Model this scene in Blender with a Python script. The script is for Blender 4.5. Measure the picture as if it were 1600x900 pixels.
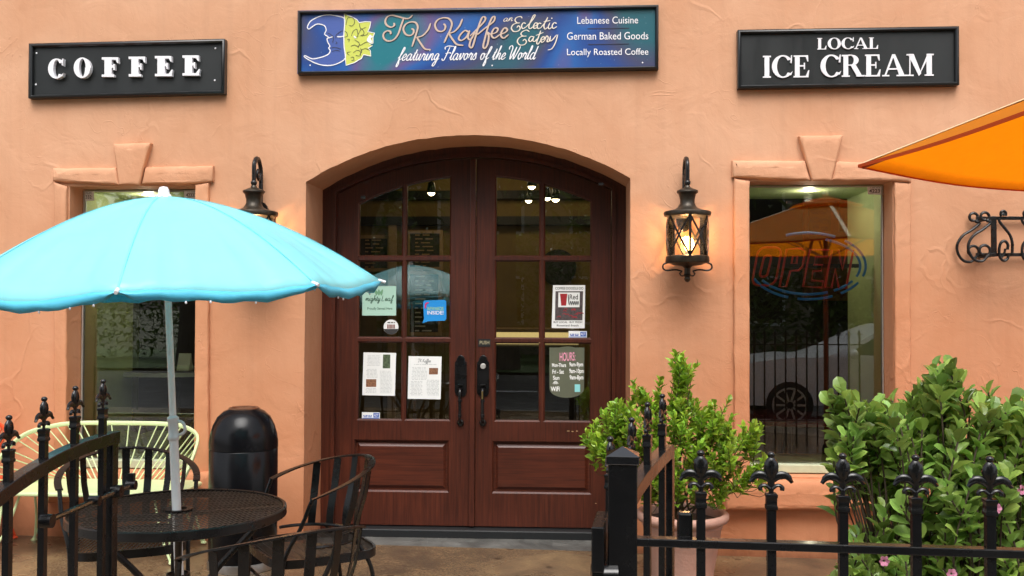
import bpy, math, random
from mathutils import Vector, Matrix, noise
from mathutils.geometry import tessellate_polygon
R = math.radians
random.seed(7)
S = bpy.context.scene
for o in list(bpy.data.objects): bpy.data.objects.remove(o)

# ------------------------------------------------------------------ camera, sky, sun, exposure
CAM = Vector((0, -5.9, 1.47)); F = 1500.0
ROT = (Matrix.Rotation(R(3.06), 3, 'Z') @ Matrix.Rotation(R(91.15), 3, 'X') @ Matrix.Rotation(.0035, 3, 'Z'))
cd = bpy.data.cameras.new('camera'); cd.sensor_width = 36; cd.lens = F/1600*36
cd.clip_start = .05; cd.clip_end = 2000
cam = bpy.data.objects.new('camera', cd); S.collection.objects.link(cam)
cam.matrix_world = Matrix.Translation(CAM) @ ROT.to_4x4()
S.camera = cam
SUN_EL, SUN_AZ = 58, 178          # azimuth clockwise from +Y (the wall's normal points to -Y)
W = bpy.data.worlds.new('World'); S.world = W; W.use_nodes = True
wn = W.node_tree; bg = wn.nodes['Background']
sky = wn.nodes.new('ShaderNodeTexSky'); sky.sky_type = 'NISHITA'; sky.sun_disc = False
sky.sun_elevation = R(SUN_EL); sky.sun_rotation = R(SUN_AZ); sky.air_density = 1.0; sky.dust_density = 5.0
hs = wn.nodes.new('ShaderNodeHueSaturation'); hs.inputs['Saturation'].default_value = .32
wn.links.new(sky.outputs[0], hs.inputs['Color']); wn.links.new(hs.outputs[0], bg.inputs[0])
bg.inputs[1].default_value = .13
sl = bpy.data.lights.new('sun', 'SUN'); sl.energy = .9; sl.angle = R(40); sl.color = (1, .985, .96)
so = bpy.data.objects.new('sun', sl); S.collection.objects.link(so)
sd = Vector((math.sin(R(SUN_AZ))*math.cos(R(SUN_EL)), math.cos(R(SUN_AZ))*math.cos(R(SUN_EL)), math.sin(R(SUN_EL))))
so.rotation_euler = sd.to_track_quat('Z', 'Y').to_euler(); so.location = sd*30
S.view_settings.view_transform = 'Standard'; S.view_settings.look = 'None'
S.view_settings.gamma = 1; S.view_settings.use_curve_mapping = False
S.view_settings.exposure = 1.0
S.render.engine = 'CYCLES'
S.cycles.max_bounces = 10; S.cycles.transparent_max_bounces = 16; S.cycles.diffuse_bounces = 4

# ------------------------------------------------------------------ measuring the photograph
def ray(px, py): return (ROT @ Vector(((px-800)/F, (450-py)/F, -1)))
def WP(px, py, y=0.0):                       # point of the plane y = const seen at a pixel
    d = ray(px, py); return CAM + d*((y-CAM.y)/d.y)
def DP(px, py, d):                           # point seen at a pixel at depth d
    return CAM + ray(px, py)*d
def CX(X, D, z):                             # camera-lateral X, depth D, height z
    f = ROT @ Vector((0, 0, -1)); r = ROT @ Vector((1, 0, 0)); f.z = 0; r.z = 0
    p = CAM + r.normalized()*X + f.normalized()*D; p.z = z; return p
_gl = WP(150, 840); _gr = WP(1150, 869)
GB = (_gr.z-_gl.z)/(_gr.x-_gl.x); GA = _gl.z-GB*_gl.x
def gz(x): return GA+GB*max(-8, min(8, x))

# ------------------------------------------------------------------ mesh helpers
def catmull(pts, n=6, closed=False):
    P = [Vector(p) for p in pts]; out = []; L = len(P)
    segs = L if closed else L-1
    for i in range(segs):
        if closed: p0, p1, p2, p3 = P[(i-1) % L], P[i], P[(i+1) % L], P[(i+2) % L]
        else:
            p1, p2 = P[i], P[i+1]
            p0 = P[i-1] if i > 0 else p1*2-p2
            p3 = P[i+2] if i+2 < L else p2*2-p1
        for k in range(n):
            t = k/n
            out.append(.5*((2*p1)+(p2-p0)*t+(2*p0-5*p1+4*p2-p3)*t*t+(3*p1-p0-3*p2+p3)*t**3))
    if not closed: out.append(P[-1])
    return out

class MB:
    def __init__(s): s.v = []; s.f = []
    def add(s, v, f):
        b = len(s.v); s.v += [Vector(p) for p in v]; s.f += [tuple(b+i for i in q) for q in f]; return s
    def box(s, x0, x1, y0, y1, z0, z1):
        return s.add([(x0,y0,z0),(x1,y0,z0),(x1,y1,z0),(x0,y1,z0),(x0,y0,z1),(x1,y0,z1),(x1,y1,z1),(x0,y1,z1)],
            [(0,3,2,1),(4,5,6,7),(0,1,5,4),(1,2,6,5),(2,3,7,6),(3,0,4,7)])
    def sweep(s, pts, sec, ref=None, closed=False, caps=True, scale=None):
        pts = [Vector(p) for p in pts]; n = len(pts); m = len(sec); rings = []; nn = None
        for i, p in enumerate(pts):
            if closed: t = pts[(i+1) % n]-pts[i-1]
            else: t = pts[min(i+1, n-1)]-pts[max(i-1, 0)]
            if t.length < 1e-9: t = Vector((0, 0, 1))
            t.normalize()
            r = Vector(ref(i) if callable(ref) else ref) if ref is not None else nn
            if r is None: r = Vector((0, 0, 1)) if abs(t.z) < .9 else Vector((1, 0, 0))
            a = r-t*r.dot(t)
            if a.length < 1e-6: a = t.orthogonal()
            a.normalize(); nn = a; b = t.cross(a); k = scale[i] if scale else 1
            rings.append([p+a*u*k+b*w*k for u, w in sec])
        v = [q for r_ in rings for q in r_]; f = []
        for i in range(n if closed else n-1):
            j = (i+1) % n
            for q in range(m):
                w = (q+1) % m; f.append((i*m+q, i*m+w, j*m+w, j*m+q))
        if caps and not closed: f += [tuple(range(m-1, -1, -1)), tuple((n-1)*m+q for q in range(m))]
        return s.add(v, f)
    def tube(s, pts, r, n=8, closed=False, ref=None, scale=None, caps=True):
        return s.sweep(pts, [(r*math.cos(2*math.pi*k/n), r*math.sin(2*math.pi*k/n)) for k in range(n)], ref, closed, caps, scale)
    def bar(s, pts, a, b, ref=None, closed=False, scale=None):   # a along ref, b across
        return s.sweep(pts, [(-a/2,-b/2),(a/2,-b/2),(a/2,b/2),(-a/2,b/2)], ref, closed, True, scale)
    def lathe(s, prof, n=24, c=(0,0,0), sy=1.0):
        c = Vector(c); v = []; f = []
        for r, z in prof:
            for k in range(n):
                a = 2*math.pi*k/n; v.append(c+Vector((r*math.cos(a), r*sy*math.sin(a), z)))
        for i in range(len(prof)-1):
            for k in range(n):
                w = (k+1) % n; f.append((i*n+k, i*n+w, (i+1)*n+w, (i+1)*n+k))
        if prof[0][0] > 1e-5: f.append(tuple(range(n-1, -1, -1)))
        if prof[-1][0] > 1e-5: f.append(tuple((len(prof)-1)*n+k for k in range(n)))
        return s.add(v, f)
    def ball(s, c, r, n=12, sc=(1,1,1)):
        pr = [(r*math.sin(math.pi*i/n), -r*math.cos(math.pi*i/n)) for i in range(n+1)]
        b = len(s.v); s.lathe(pr, n)
        for i in range(b, len(s.v)):
            p = s.v[i]; s.v[i] = Vector((p.x*sc[0], p.y*sc[1], p.z*sc[2]))+Vector(c)
        return s
    def prism(s, poly, y0, y1):               # (x, z) outline extruded along y, front at y0
        n = len(poly); v = [(x, y0, z) for x, z in poly]+[(x, y1, z) for x, z in poly]
        tri = tessellate_polygon([[Vector((x, z, 0)) for x, z in poly]])
        ar = sum(poly[i][0]*poly[(i+1) % n][1]-poly[(i+1) % n][0]*poly[i][1] for i in range(n))
        f = []
        for t in tri:
            a = [poly[i] for i in t]
            sg = (a[1][0]-a[0][0])*(a[2][1]-a[0][1])-(a[2][0]-a[0][0])*(a[1][1]-a[0][1])
            t = tuple(t) if sg > 0 else tuple(t)[::-1]
            f.append(t); f.append(tuple(n+i for i in t[::-1]))
        for i in range(n):
            j = (i+1) % n; q = (j, i, n+i, n+j)
            f.append(q if ar > 0 else q[::-1])
        return s.add(v, f)
    def plate(s, outer, holes, y0, y1, bev=0.0):   # plate with openings; openings get a sloped bead
        def grow(h, d):
            n = len(h); c = Vector((sum(p[0] for p in h)/n, sum(p[1] for p in h)/n)); o = []
            for i in range(n):
                p, a, b = Vector(h[i]), Vector(h[i-1]), Vector(h[(i+1) % n])
                e1 = (p-a); e2 = (b-p)
                n1 = Vector((e1.y, -e1.x)).normalized() if e1.length > 1e-9 else Vector((0, 0))
                n2 = Vector((e2.y, -e2.x)).normalized() if e2.length > 1e-9 else n1
                m = n1+n2; m = m*(2/max(m.length_squared, .5))
                if m.dot(p-c) < 0: m = -m
                o.append(tuple(p+m*d*(1 if m.length < 2. else 2./m.length)))
            return o
        big = [grow(h, bev) if bev else h for h in holes]
        def sheet(loops, y, flip):
            allp = [p for l in loops for p in l]
            tri = tessellate_polygon([[Vector((x, z, 0)) for x, z in l] for l in loops])
            f = []
            for t in tri:
                a = [allp[i] for i in t]
                sg = (a[1][0]-a[0][0])*(a[2][1]-a[0][1])-(a[2][0]-a[0][0])*(a[1][1]-a[0][1])
                t = tuple(t) if (sg > 0) != flip else tuple(t)[::-1]
                f.append(t)
            s.add([(x, y, z) for x, z in allp], f)
        def wall(l0, ya, l1, yb, inner):
            n = len(l0); v = [(x, ya, z) for x, z in l0]+[(x, yb, z) for x, z in l1]
            ar = sum(l0[i][0]*l0[(i+1) % n][1]-l0[(i+1) % n][0]*l0[i][1] for i in range(n))
            f = []
            for i in range(n):
                j = (i+1) % n; q = (j, i, n+i, n+j)
                f.append(q if (ar > 0) != inner else q[::-1])
            s.add(v, f)
        sheet([outer]+big, y0, False); sheet([outer]+holes, y1, True); wall(outer, y0, outer, y1, False)
        for h, b in zip(holes, big):
            if bev: wall(b, y0, h, y0+bev, True)
            wall(h, y0+bev, h, y1, True)
        return s
    def build(s, name, m, parent=None, smooth=35, bevel=0, own=False):
        me = bpy.data.meshes.new(name)
        off = Vector((0, 0, 0))
        if parent is not None:
            p = parent
            while p is not None: off += p.location; p = p.parent
            loc = Vector((0, 0, 0))
        else:
            xs = [p.x for p in s.v]; ys = [p.y for p in s.v]; zs = [p.z for p in s.v]
            loc = Vector(((min(xs)+max(xs))/2, (min(ys)+max(ys))/2, min(zs))) if own else Vector((0, 0, 0)); off = loc
        me.from_pydata([p-off for p in s.v], [], s.f)
        me.materials.append(m)
        if smooth:
            me.polygons.foreach_set('use_smooth', [True]*len(me.polygons))
            me.set_sharp_from_angle(angle=R(smooth))
        me.validate(); me.update()
        o = bpy.data.objects.new(name, me); S.collection.objects.link(o)
        o.location = loc; o.parent = parent
        if bevel:
            b = o.modifiers.new('bevel', 'BEVEL'); b.width = bevel; b.segments = 2; b.limit_method = 'ANGLE'; b.angle_limit = R(40)
        return o

def tag(o, label=None, cat=None, group=None, kind=None):
    if label: o['label'] = label
    if cat: o['category'] = cat
    if group: o['group'] = group
    if kind: o['kind'] = kind
    return o
def empty(name, loc, label=None, cat=None, group=None):
    o = bpy.data.objects.new(name, None); S.collection.objects.link(o); o.location = loc
    o.empty_display_size = .1
    return tag(o, label, cat, group)
def copy_tree(o, parent=None):
    c = o.copy(); S.collection.objects.link(c); c.parent = parent
    for ch in list(o.children): copy_tree(ch, c)
    return c
def struct(o): o['kind'] = 'structure'; return o

# ------------------------------------------------------------------ materials
def nd(m, t, **kw):
    n = m.node_tree.nodes.new(t)
    for k, v in kw.items():
        if hasattr(n, k) and k not in n.inputs: setattr(n, k, v)
        else: n.inputs[k].default_value = v
    return n
def mat(name, col, rough=.5, metal=0., var=0., vs=4., bump=0., bs=60., coat=0., transl=0., emit=None, es=1., spec=.5, stretch=None, rvar=0.):
    m = bpy.data.materials.new(name); m.use_nodes = True; nt = m.node_tree; L = nt.links.new
    p = nt.nodes['Principled BSDF']; p.inputs['Base Color'].default_value = (*col, 1)
    p.inputs['Roughness'].default_value = rough; p.inputs['Metallic'].default_value = metal
    p.inputs['Specular IOR Level'].default_value = spec
    if coat: p.inputs['Coat Weight'].default_value = coat; p.inputs['Coat Roughness'].default_value = .12
    tc = nd(m, 'ShaderNodeTexCoord'); src = tc.outputs['Object']
    if stretch:
        mp = nd(m, 'ShaderNodeMapping'); mp.inputs['Scale'].default_value = stretch; L(src, mp.inputs[0]); src = mp.outputs[0]
    if var or rvar:
        nz = nd(m, 'ShaderNodeTexNoise', Scale=vs, Detail=6., Roughness=.65); L(src, nz.inputs['Vector'])
        rp = nd(m, 'ShaderNodeMapRange'); rp.inputs[1].default_value = .3; rp.inputs[2].default_value = .7
        L(nz.outputs[0], rp.inputs[0])
    if var:
        mx = nd(m, 'ShaderNodeMix', data_type='RGBA')
        mx.inputs[6].default_value = (*[c*(1-var) for c in col], 1); mx.inputs[7].default_value = (*[min(1, c*(1+var)) for c in col], 1)
        L(rp.outputs[0], mx.inputs[0]); L(mx.outputs[2], p.inputs['Base Color'])
    if rvar:
        rr = nd(m, 'ShaderNodeMapRange'); rr.inputs[3].default_value = max(.03, rough-rvar); rr.inputs[4].default_value = rough+rvar
        L(rp.outputs[0], rr.inputs[0]); L(rr.outputs[0], p.inputs['Roughness'])
    if bump:
        bz = nd(m, 'ShaderNodeTexNoise', Scale=bs, Detail=5.); L(src, bz.inputs['Vector'])
        bp = nd(m, 'ShaderNodeBump', Strength=bump, Distance=.01); L(bz.outputs[0], bp.inputs['Height']); L(bp.outputs[0], p.inputs['Normal'])
    if emit: p.inputs['Emission Color'].default_value = (*emit, 1); p.inputs['Emission Strength'].default_value = es
    if transl:
        tr = nd(m, 'ShaderNodeBsdfTranslucent'); tr.inputs[0].default_value = (*col, 1)
        ms = nd(m, 'ShaderNodeMixShader'); ms.inputs[0].default_value = transl
        if var: L(mx.outputs[2], tr.inputs[0])
        L(p.outputs[0], ms.inputs[1]); L(tr.outputs[0], ms.inputs[2]); L(ms.outputs[0], nt.nodes['Material Output'].inputs[0])
    return m

def stucco(name, base, rough_edges=1.0):
    m = bpy.data.materials.new(name); m.use_nodes = True; L = m.node_tree.links.new
    p = m.node_tree.nodes['Principled BSDF']; p.inputs['Roughness'].default_value = .72; p.inputs['Specular IOR Level'].default_value = .3
    geo = nd(m, 'ShaderNodeNewGeometry'); pos = geo.outputs['Position']
    # large, soft tonal patches of the lime wash
    n1 = nd(m, 'ShaderNodeTexNoise', Scale=1.1, Detail=5., Roughness=.6, Distortion=.4); L(pos, n1.inputs['Vector'])
    r1 = nd(m, 'ShaderNodeMapRange'); r1.inputs[1].default_value = .3; r1.inputs[2].default_value = .72; L(n1.outputs[0], r1.inputs[0])
    mx = nd(m, 'ShaderNodeMix', data_type='RGBA'); L(r1.outputs[0], mx.inputs[0])
    mx.inputs[6].default_value = (base[0]*.88, base[1]*.80, base[2]*.74, 1); mx.inputs[7].default_value = (base[0]*1.06, base[1]*1.10, base[2]*1.16, 1)
    # vertical rain runs
    mp = nd(m, 'ShaderNodeMapping'); mp.inputs['Scale'].default_value = (14, 14, .35); L(pos, mp.inputs[0])
    n2 = nd(m, 'ShaderNodeTexNoise', Scale=1., Detail=4.); L(mp.outputs[0], n2.inputs['Vector'])
    r2 = nd(m, 'ShaderNodeMapRange'); r2.inputs[1].default_value = .5; r2.inputs[2].default_value = .75; r2.inputs[3].default_value = 1.; r2.inputs[4].default_value = .94; L(n2.outputs[0], r2.inputs[0])
    m2 = nd(m, 'ShaderNodeMix', data_type='RGBA', blend_type='MULTIPLY'); m2.inputs[0].default_value = 1
    L(mx.outputs[2], m2.inputs[6]); L(r2.outputs[0], m2.inputs[7])
    # splash-back dirt and wet, plus painted light falloff down the wall: ragged upper edge
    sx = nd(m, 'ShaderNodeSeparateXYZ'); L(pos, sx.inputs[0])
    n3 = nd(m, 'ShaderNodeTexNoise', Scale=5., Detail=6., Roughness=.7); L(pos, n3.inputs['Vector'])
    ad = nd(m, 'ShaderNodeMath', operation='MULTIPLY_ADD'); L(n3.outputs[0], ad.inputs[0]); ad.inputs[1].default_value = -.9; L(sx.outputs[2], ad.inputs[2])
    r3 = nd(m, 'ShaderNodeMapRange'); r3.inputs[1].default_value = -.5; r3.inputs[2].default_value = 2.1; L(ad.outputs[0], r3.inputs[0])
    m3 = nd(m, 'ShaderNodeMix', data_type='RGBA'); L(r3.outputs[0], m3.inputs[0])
    damp_falloff = nd(m, 'ShaderNodeMix', data_type='RGBA', blend_type='MULTIPLY'); damp_falloff.inputs[0].default_value = 1; damp_falloff.inputs[7].default_value = (.88, .66, .52, 1)
    L(m2.outputs[2], damp_falloff.inputs[6]); L(damp_falloff.outputs[2], m3.inputs[6]); L(m2.outputs[2], m3.inputs[7])
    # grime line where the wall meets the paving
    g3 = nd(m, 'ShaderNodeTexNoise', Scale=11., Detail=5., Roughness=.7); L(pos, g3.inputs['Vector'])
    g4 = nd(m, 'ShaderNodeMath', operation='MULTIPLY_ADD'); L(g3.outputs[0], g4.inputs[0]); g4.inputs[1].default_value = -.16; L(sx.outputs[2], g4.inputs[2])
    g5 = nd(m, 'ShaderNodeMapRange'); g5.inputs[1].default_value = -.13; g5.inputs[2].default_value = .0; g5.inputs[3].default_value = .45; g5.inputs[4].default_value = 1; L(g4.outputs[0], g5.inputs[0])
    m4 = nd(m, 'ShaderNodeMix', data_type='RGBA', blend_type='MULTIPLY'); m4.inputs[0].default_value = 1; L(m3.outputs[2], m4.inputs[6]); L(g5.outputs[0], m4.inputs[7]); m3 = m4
    # hairline marks
    dn = nd(m, 'ShaderNodeTexNoise', Scale=2.2, Detail=3.); L(pos, dn.inputs['Vector'])
    dm = nd(m, 'ShaderNodeMix', data_type='RGBA', blend_type='LINEAR_LIGHT'); dm.inputs[0].default_value = .35; L(pos, dm.inputs[6]); L(dn.outputs['Color'], dm.inputs[7])
    vo = nd(m, 'ShaderNodeTexVoronoi', feature='DISTANCE_TO_EDGE', Scale=1.7); L(dm.outputs[2], vo.inputs['Vector'])
    gate = nd(m, 'ShaderNodeTexNoise', Scale=1.6, Detail=2.); L(pos, gate.inputs['Vector'])
    gr = nd(m, 'ShaderNodeMapRange'); gr.inputs[1].default_value = .52; gr.inputs[2].default_value = .62; L(gate.outputs[0], gr.inputs[0])
    rid = nd(m, 'ShaderNodeMapRange'); rid.inputs[1].default_value = 0; rid.inputs[2].default_value = .035; rid.inputs[3].default_value = 1; rid.inputs[4].default_value = 0
    L(vo.outputs['Distance'], rid.inputs[0])
    rg = nd(m, 'ShaderNodeMath', operation='MULTIPLY'); L(rid.outputs[0], rg.inputs[0]); L(gr.outputs[0], rg.inputs[1])
    L(m3.outputs[2], p.inputs['Base Color'])
    # relief: trowel sweeps + ridges + grain
    t1 = nd(m, 'ShaderNodeTexNoise', Scale=4.5, Detail=4., Distortion=1.6); L(pos, t1.inputs['Vector'])
    t2 = nd(m, 'ShaderNodeTexNoise', Scale=160., Detail=3.); L(pos, t2.inputs['Vector'])
    t3 = nd(m, 'ShaderNodeTexNoise', Scale=38., Detail=4.); L(pos, t3.inputs['Vector'])
    a1 = nd(m, 'ShaderNodeMath', operation='MULTIPLY_ADD'); L(t1.outputs[0], a1.inputs[0]); a1.inputs[1].default_value = .75; 
    a2 = nd(m, 'ShaderNodeMath', operation='MULTIPLY_ADD'); L(t2.outputs[0], a2.inputs[0]); a2.inputs[1].default_value = .07*rough_edges; L(a1.outputs[0], a2.inputs[2])
    a3 = nd(m, 'ShaderNodeMath', operation='MULTIPLY_ADD'); L(t3.outputs[0], a3.inputs[0]); a3.inputs[1].default_value = .16*rough_edges; L(a2.outputs[0], a3.inputs[2])
    rw = nd(m, 'ShaderNodeMath', operation='MULTIPLY'); rw.inputs[1].default_value = .32; L(rg.outputs[0], rw.inputs[0]); L(rw.outputs[0], a1.inputs[2]); 
    # sparse trowel edges: thin contour lines of a warped noise, shown only in patches
    c1 = nd(m, 'ShaderNodeTexNoise', Scale=2.6, Detail=3., Distortion=1.2); L(pos, c1.inputs['Vector'])
    c2 = nd(m, 'ShaderNodeMath', operation='PINGPONG'); L(c1.outputs[0], c2.inputs[0]); c2.inputs[1].default_value = .06
    c3 = nd(m, 'ShaderNodeMapRange'); c3.inputs[1].default_value = 0; c3.inputs[2].default_value = .006; c3.inputs[3].default_value = 1; c3.inputs[4].default_value = 0; L(c2.outputs[0], c3.inputs[0])
    c4 = nd(m, 'ShaderNodeTexNoise', Scale=3.4, Detail=3.); mo_ = nd(m, 'ShaderNodeMapping'); mo_.inputs['Location'].default_value = (7, 3, 5); L(pos, mo_.inputs[0]); L(mo_.outputs[0], c4.inputs['Vector'])
    c5 = nd(m, 'ShaderNodeMapRange'); c5.inputs[1].default_value = .54; c5.inputs[2].default_value = .64; L(c4.outputs[0], c5.inputs[0])
    c6 = nd(m, 'ShaderNodeMath', operation='MULTIPLY'); L(c3.outputs[0], c6.inputs[0]); L(c5.outputs[0], c6.inputs[1])
    c7 = nd(m, 'ShaderNodeMath', operation='MULTIPLY_ADD'); L(c6.outputs[0], c7.inputs[0]); c7.inputs[1].default_value = .20; L(a3.outputs[0], c7.inputs[2]); a3 = c7
    bp = nd(m, 'ShaderNodeBump', Strength=.6, Distance=.012); L(a3.outputs[0], bp.inputs['Height']); L(bp.outputs[0], p.inputs['Normal'])
    return m

def glass_mat(name, tint=(1, 1, 1), ior=1.52, rough=0.0):
    m = bpy.data.materials.new(name); m.use_nodes = True; L = m.node_tree.links.new
    m.node_tree.nodes.remove(m.node_tree.nodes['Principled BSDF'])
    t = nd(m, 'ShaderNodeBsdfTransparent'); t.inputs[0].default_value = (*tint, 1)
    g = nd(m, 'ShaderNodeBsdfGlossy'); g.inputs['Roughness'].default_value = rough
    fr = nd(m, 'ShaderNodeFresnel'); fr.inputs[0].default_value = ior
    x = nd(m, 'ShaderNodeMixShader'); L(fr.outputs[0], x.inputs[0]); L(t.outputs[0], x.inputs[1]); L(g.outputs[0], x.inputs[2])
    L(x.outputs[0], m.node_tree.nodes['Material Output'].inputs[0]); return m

def wood_mat(name, c0, c1, axis):
    m = bpy.data.materials.new(name); m.use_nodes = True; L = m.node_tree.links.new
    p = m.node_tree.nodes['Principled BSDF']; p.inputs['Roughness'].default_value = .38
    tc = nd(m, 'ShaderNodeTexCoord'); mp = nd(m, 'ShaderNodeMapping'); L(tc.outputs['Object'], mp.inputs[0])
    mp.inputs['Scale'].default_value = (90, 90, 3) if axis == 'z' else (3, 90, 90)
    n = nd(m, 'ShaderNodeTexNoise', Scale=1., Detail=8., Roughness=.6, Distortion=.3); L(mp.outputs[0], n.inputs['Vector'])
    n2 = nd(m, 'ShaderNodeTexNoise', Scale=2.2, Detail=4.); L(tc.outputs['Object'], n2.inputs['Vector'])
    r = nd(m, 'ShaderNodeMapRange'); r.inputs[1].default_value = .35; r.inputs[2].default_value = .68; L(n.outputs[0], r.inputs[0])
    x = nd(m, 'ShaderNodeMix', data_type='RGBA'); x.inputs[6].default_value = (*c0, 1); x.inputs[7].default_value = (*c1, 1); L(r.outputs[0], x.inputs[0])
    r2 = nd(m, 'ShaderNodeMapRange'); r2.inputs[1].default_value = .3; r2.inputs[2].default_value = .7; r2.inputs[3].default_value = .75; r2.inputs[4].default_value = 1.2; L(n2.outputs[0], r2.inputs[0])
    y = nd(m, 'ShaderNodeMix', data_type='RGBA', blend_type='MULTIPLY'); y.inputs[0].default_value = 1; L(x.outputs[2], y.inputs[6]); L(r2.outputs[0], y.inputs[7])
    L(y.outputs[2], p.inputs['Base Color'])
    b = nd(m, 'ShaderNodeBump', Strength=.12, Distance=.003); L(n.outputs[0], b.inputs['Height']); L(b.outputs[0], p.inputs['Normal'])
    return m

M = {}
STUC = (.62, .335, .195)
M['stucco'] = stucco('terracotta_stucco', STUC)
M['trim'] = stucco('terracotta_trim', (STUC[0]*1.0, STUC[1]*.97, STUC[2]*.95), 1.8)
M['wood'] = wood_mat('mahogany', (.042, .0092, .0048), (.092, .0205, .0092), 'z')
M['wood_h'] = wood_mat('mahogany_rail', (.045, .0098, .005), (.098, .022, .0098), 'x')
M['black'] = mat('black_paint', (.0045, .0045, .005), .26, var=.3, vs=9, bump=.06, bs=55, coat=.25, spec=.42, rvar=.10)
M['iron'] = mat('wrought_iron', (.008, .0075, .0075), .30, var=.3, vs=14, bump=.05, bs=120, spec=.42, rvar=.10)
M['bronze'] = mat('weathered_bronze', (.045, .036, .026), .38, .55, var=.55, vs=16, bump=.15, bs=80)
M['signblack'] = mat('black_sign_board', (.006, .008, .0085), .45, var=.35, vs=3, rvar=.15, stretch=(1, 1, .25))
M['signframe'] = mat('black_sign_frame', (.010, .011, .012), .30, bump=.08, bs=40)
M['white'] = mat('white_paint', (.80, .79, .82), .45, var=.05)
M['whiteplastic'] = mat('white_enamel', (.78, .80, .82), .3, var=.04)
M['green'] = mat('sage_green_paint', (.58, .66, .36), .55, var=.08, bump=.1)
M['sagelight'] = mat('pale_sage_sill', (.46, .50, .34), .5, var=.12, vs=8)
M['lime'] = mat('lime_enamel', (.60, .70, .38), .32, var=.08, vs=6, coat=.2)
M['red'] = mat('red_orange_enamel', (.62, .065, .015), .32, var=.1, coat=.2)
M['glass'] = glass_mat('window_glass', (.93, .96, .94), 1.95)
M['seeded'] = glass_mat('seeded_lantern_glass', (.97, .93, .86), 1.6, .05)
M['paper'] = mat('white_paper', (.78, .80, .78), .6, var=.03)
M['ink'] = mat('dark_ink', (.03, .03, .03), .6)
M['inkgrey'] = mat('grey_ink', (.30, .32, .32), .6)
M['concrete'] = mat('grey_concrete', (.095, .093, .085), .45, var=.45, vs=7, bump=.4, bs=60, rvar=.18)
M['alu'] = mat('pale_aluminium', (.55, .55, .52), .4, .6)
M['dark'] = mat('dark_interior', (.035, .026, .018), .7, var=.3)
M['ochre'] = mat('ochre_plaster', (.26, .175, .05), .7, var=.15, vs=2)
M['olive'] = mat('olive_plaster', (.25, .27, .07), .7, var=.1)
M['beam'] = mat('black_beam', (.008, .009, .010), .5)
M['floor'] = mat('dark_tile_floor', (.06, .045, .03), .35, var=.3)
M['tan'] = mat('tan_wood', (.50, .32, .16), .5, var=.15, vs=20)
M['chalkboard'] = mat('chalkboard', (.035, .03, .025), .6, var=.3)
M['chalk'] = mat('chalk', (.62, .38, .2), .8)
M['chalkwhite'] = mat('white_chalk_marker', (.85, .87, .85), .6)
M['pink'] = mat('pink_marker', (.80, .32, .45), .6)
# ================================================================== ground, pavement, road
def sheet(name, x0, x1, y0, y1, dz, m, nx=8, ny=8):
    mb = MB(); xs = sorted(set([x0+(x1-x0)*i/nx for i in range(nx+1)]+[q for q in (-8, 8) if x0 < q < x1])); ys = [y0+(y1-y0)*j/ny for j in range(ny+1)]
    v = [(x, y, gz(x)+dz) for y in ys for x in xs]; k = len(xs)
    mb.add(v, [(j*k+i, j*k+i+1, (j+1)*k+i+1, (j+1)*k+i) for j in range(ny) for i in range(k-1)])
    return struct(mb.build(name, m, smooth=0))
def pavement_mat():
    m = bpy.data.materials.new('wet_brown_concrete'); m.use_nodes = True; L = m.node_tree.links.new
    p = m.node_tree.nodes['Principled BSDF']; geo = nd(m, 'ShaderNodeNewGeometry'); pos = geo.outputs['Position']
    n1 = nd(m, 'ShaderNodeTexNoise', Scale=1.6, Detail=7., Roughness=.7); L(pos, n1.inputs['Vector'])
    cr = nd(m, 'ShaderNodeValToRGB'); e = cr.color_ramp.elements
    e[0].position = .32; e[0].color = (.055, .042, .030, 1); e[1].position = .7; e[1].color = (.27, .18, .09, 1)
    q = cr.color_ramp.elements.new(.52); q.color = (.16, .105, .058, 1); L(n1.outputs[0], cr.inputs[0])
    n2 = nd(m, 'ShaderNodeTexNoise', Scale=70., Detail=4.); L(pos, n2.inputs['Vector'])
    r2 = nd(m, 'ShaderNodeMapRange'); r2.inputs[1].default_value = .35; r2.inputs[2].default_value = .65; r2.inputs[3].default_value = .8; r2.inputs[4].default_value = 1.15; L(n2.outputs[0], r2.inputs[0])
    x = nd(m, 'ShaderNodeMix', data_type='RGBA', blend_type='MULTIPLY'); x.inputs[0].default_value = 1; L(cr.outputs[0], x.inputs[6]); L(r2.outputs[0], x.inputs[7])
    # dark gum spots and leaf litter stains
    vo = nd(m, 'ShaderNodeTexVoronoi', Scale=5.5); L(pos, vo.inputs['Vector'])
    vr = nd(m, 'ShaderNodeMapRange'); vr.inputs[1].default_value = .09; vr.inputs[2].default_value = .13; vr.inputs[3].default_value = .45; vr.inputs[4].default_value = 1; L(vo.outputs['Distance'], vr.inputs[0])
    y = nd(m, 'ShaderNodeMix', data_type='RGBA', blend_type='MULTIPLY'); y.inputs[0].default_value = 1; L(x.outputs[2], y.inputs[6]); L(vr.outputs[0], y.inputs[7])
    L(y.outputs[2], p.inputs['Base Color'])
    n3 = nd(m, 'ShaderNodeTexNoise', Scale=1.1, Detail=4.); L(pos, n3.inputs['Vector'])
    r3 = nd(m, 'ShaderNodeMapRange'); r3.inputs[1].default_value = .4; r3.inputs[2].default_value = .6; r3.inputs[3].default_value = .07; r3.inputs[4].default_value = .34; L(n3.outputs[0], r3.inputs[0])
    L(r3.outputs[0], p.inputs['Roughness'])
    b = nd(m, 'ShaderNodeBump', Strength=.25, Distance=.004); L(n2.outputs[0], b.inputs['Height']); L(b.outputs[0], p.inputs['Normal'])
    return m
sheet('pavement', -12, 12, -6.9, 0.02, 0, pavement_mat(), 24, 8)
asph = mat('wet_asphalt', (.032, .032, .034), .5, var=.35, vs=3, bump=.3, bs=90, rvar=.15)
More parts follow.
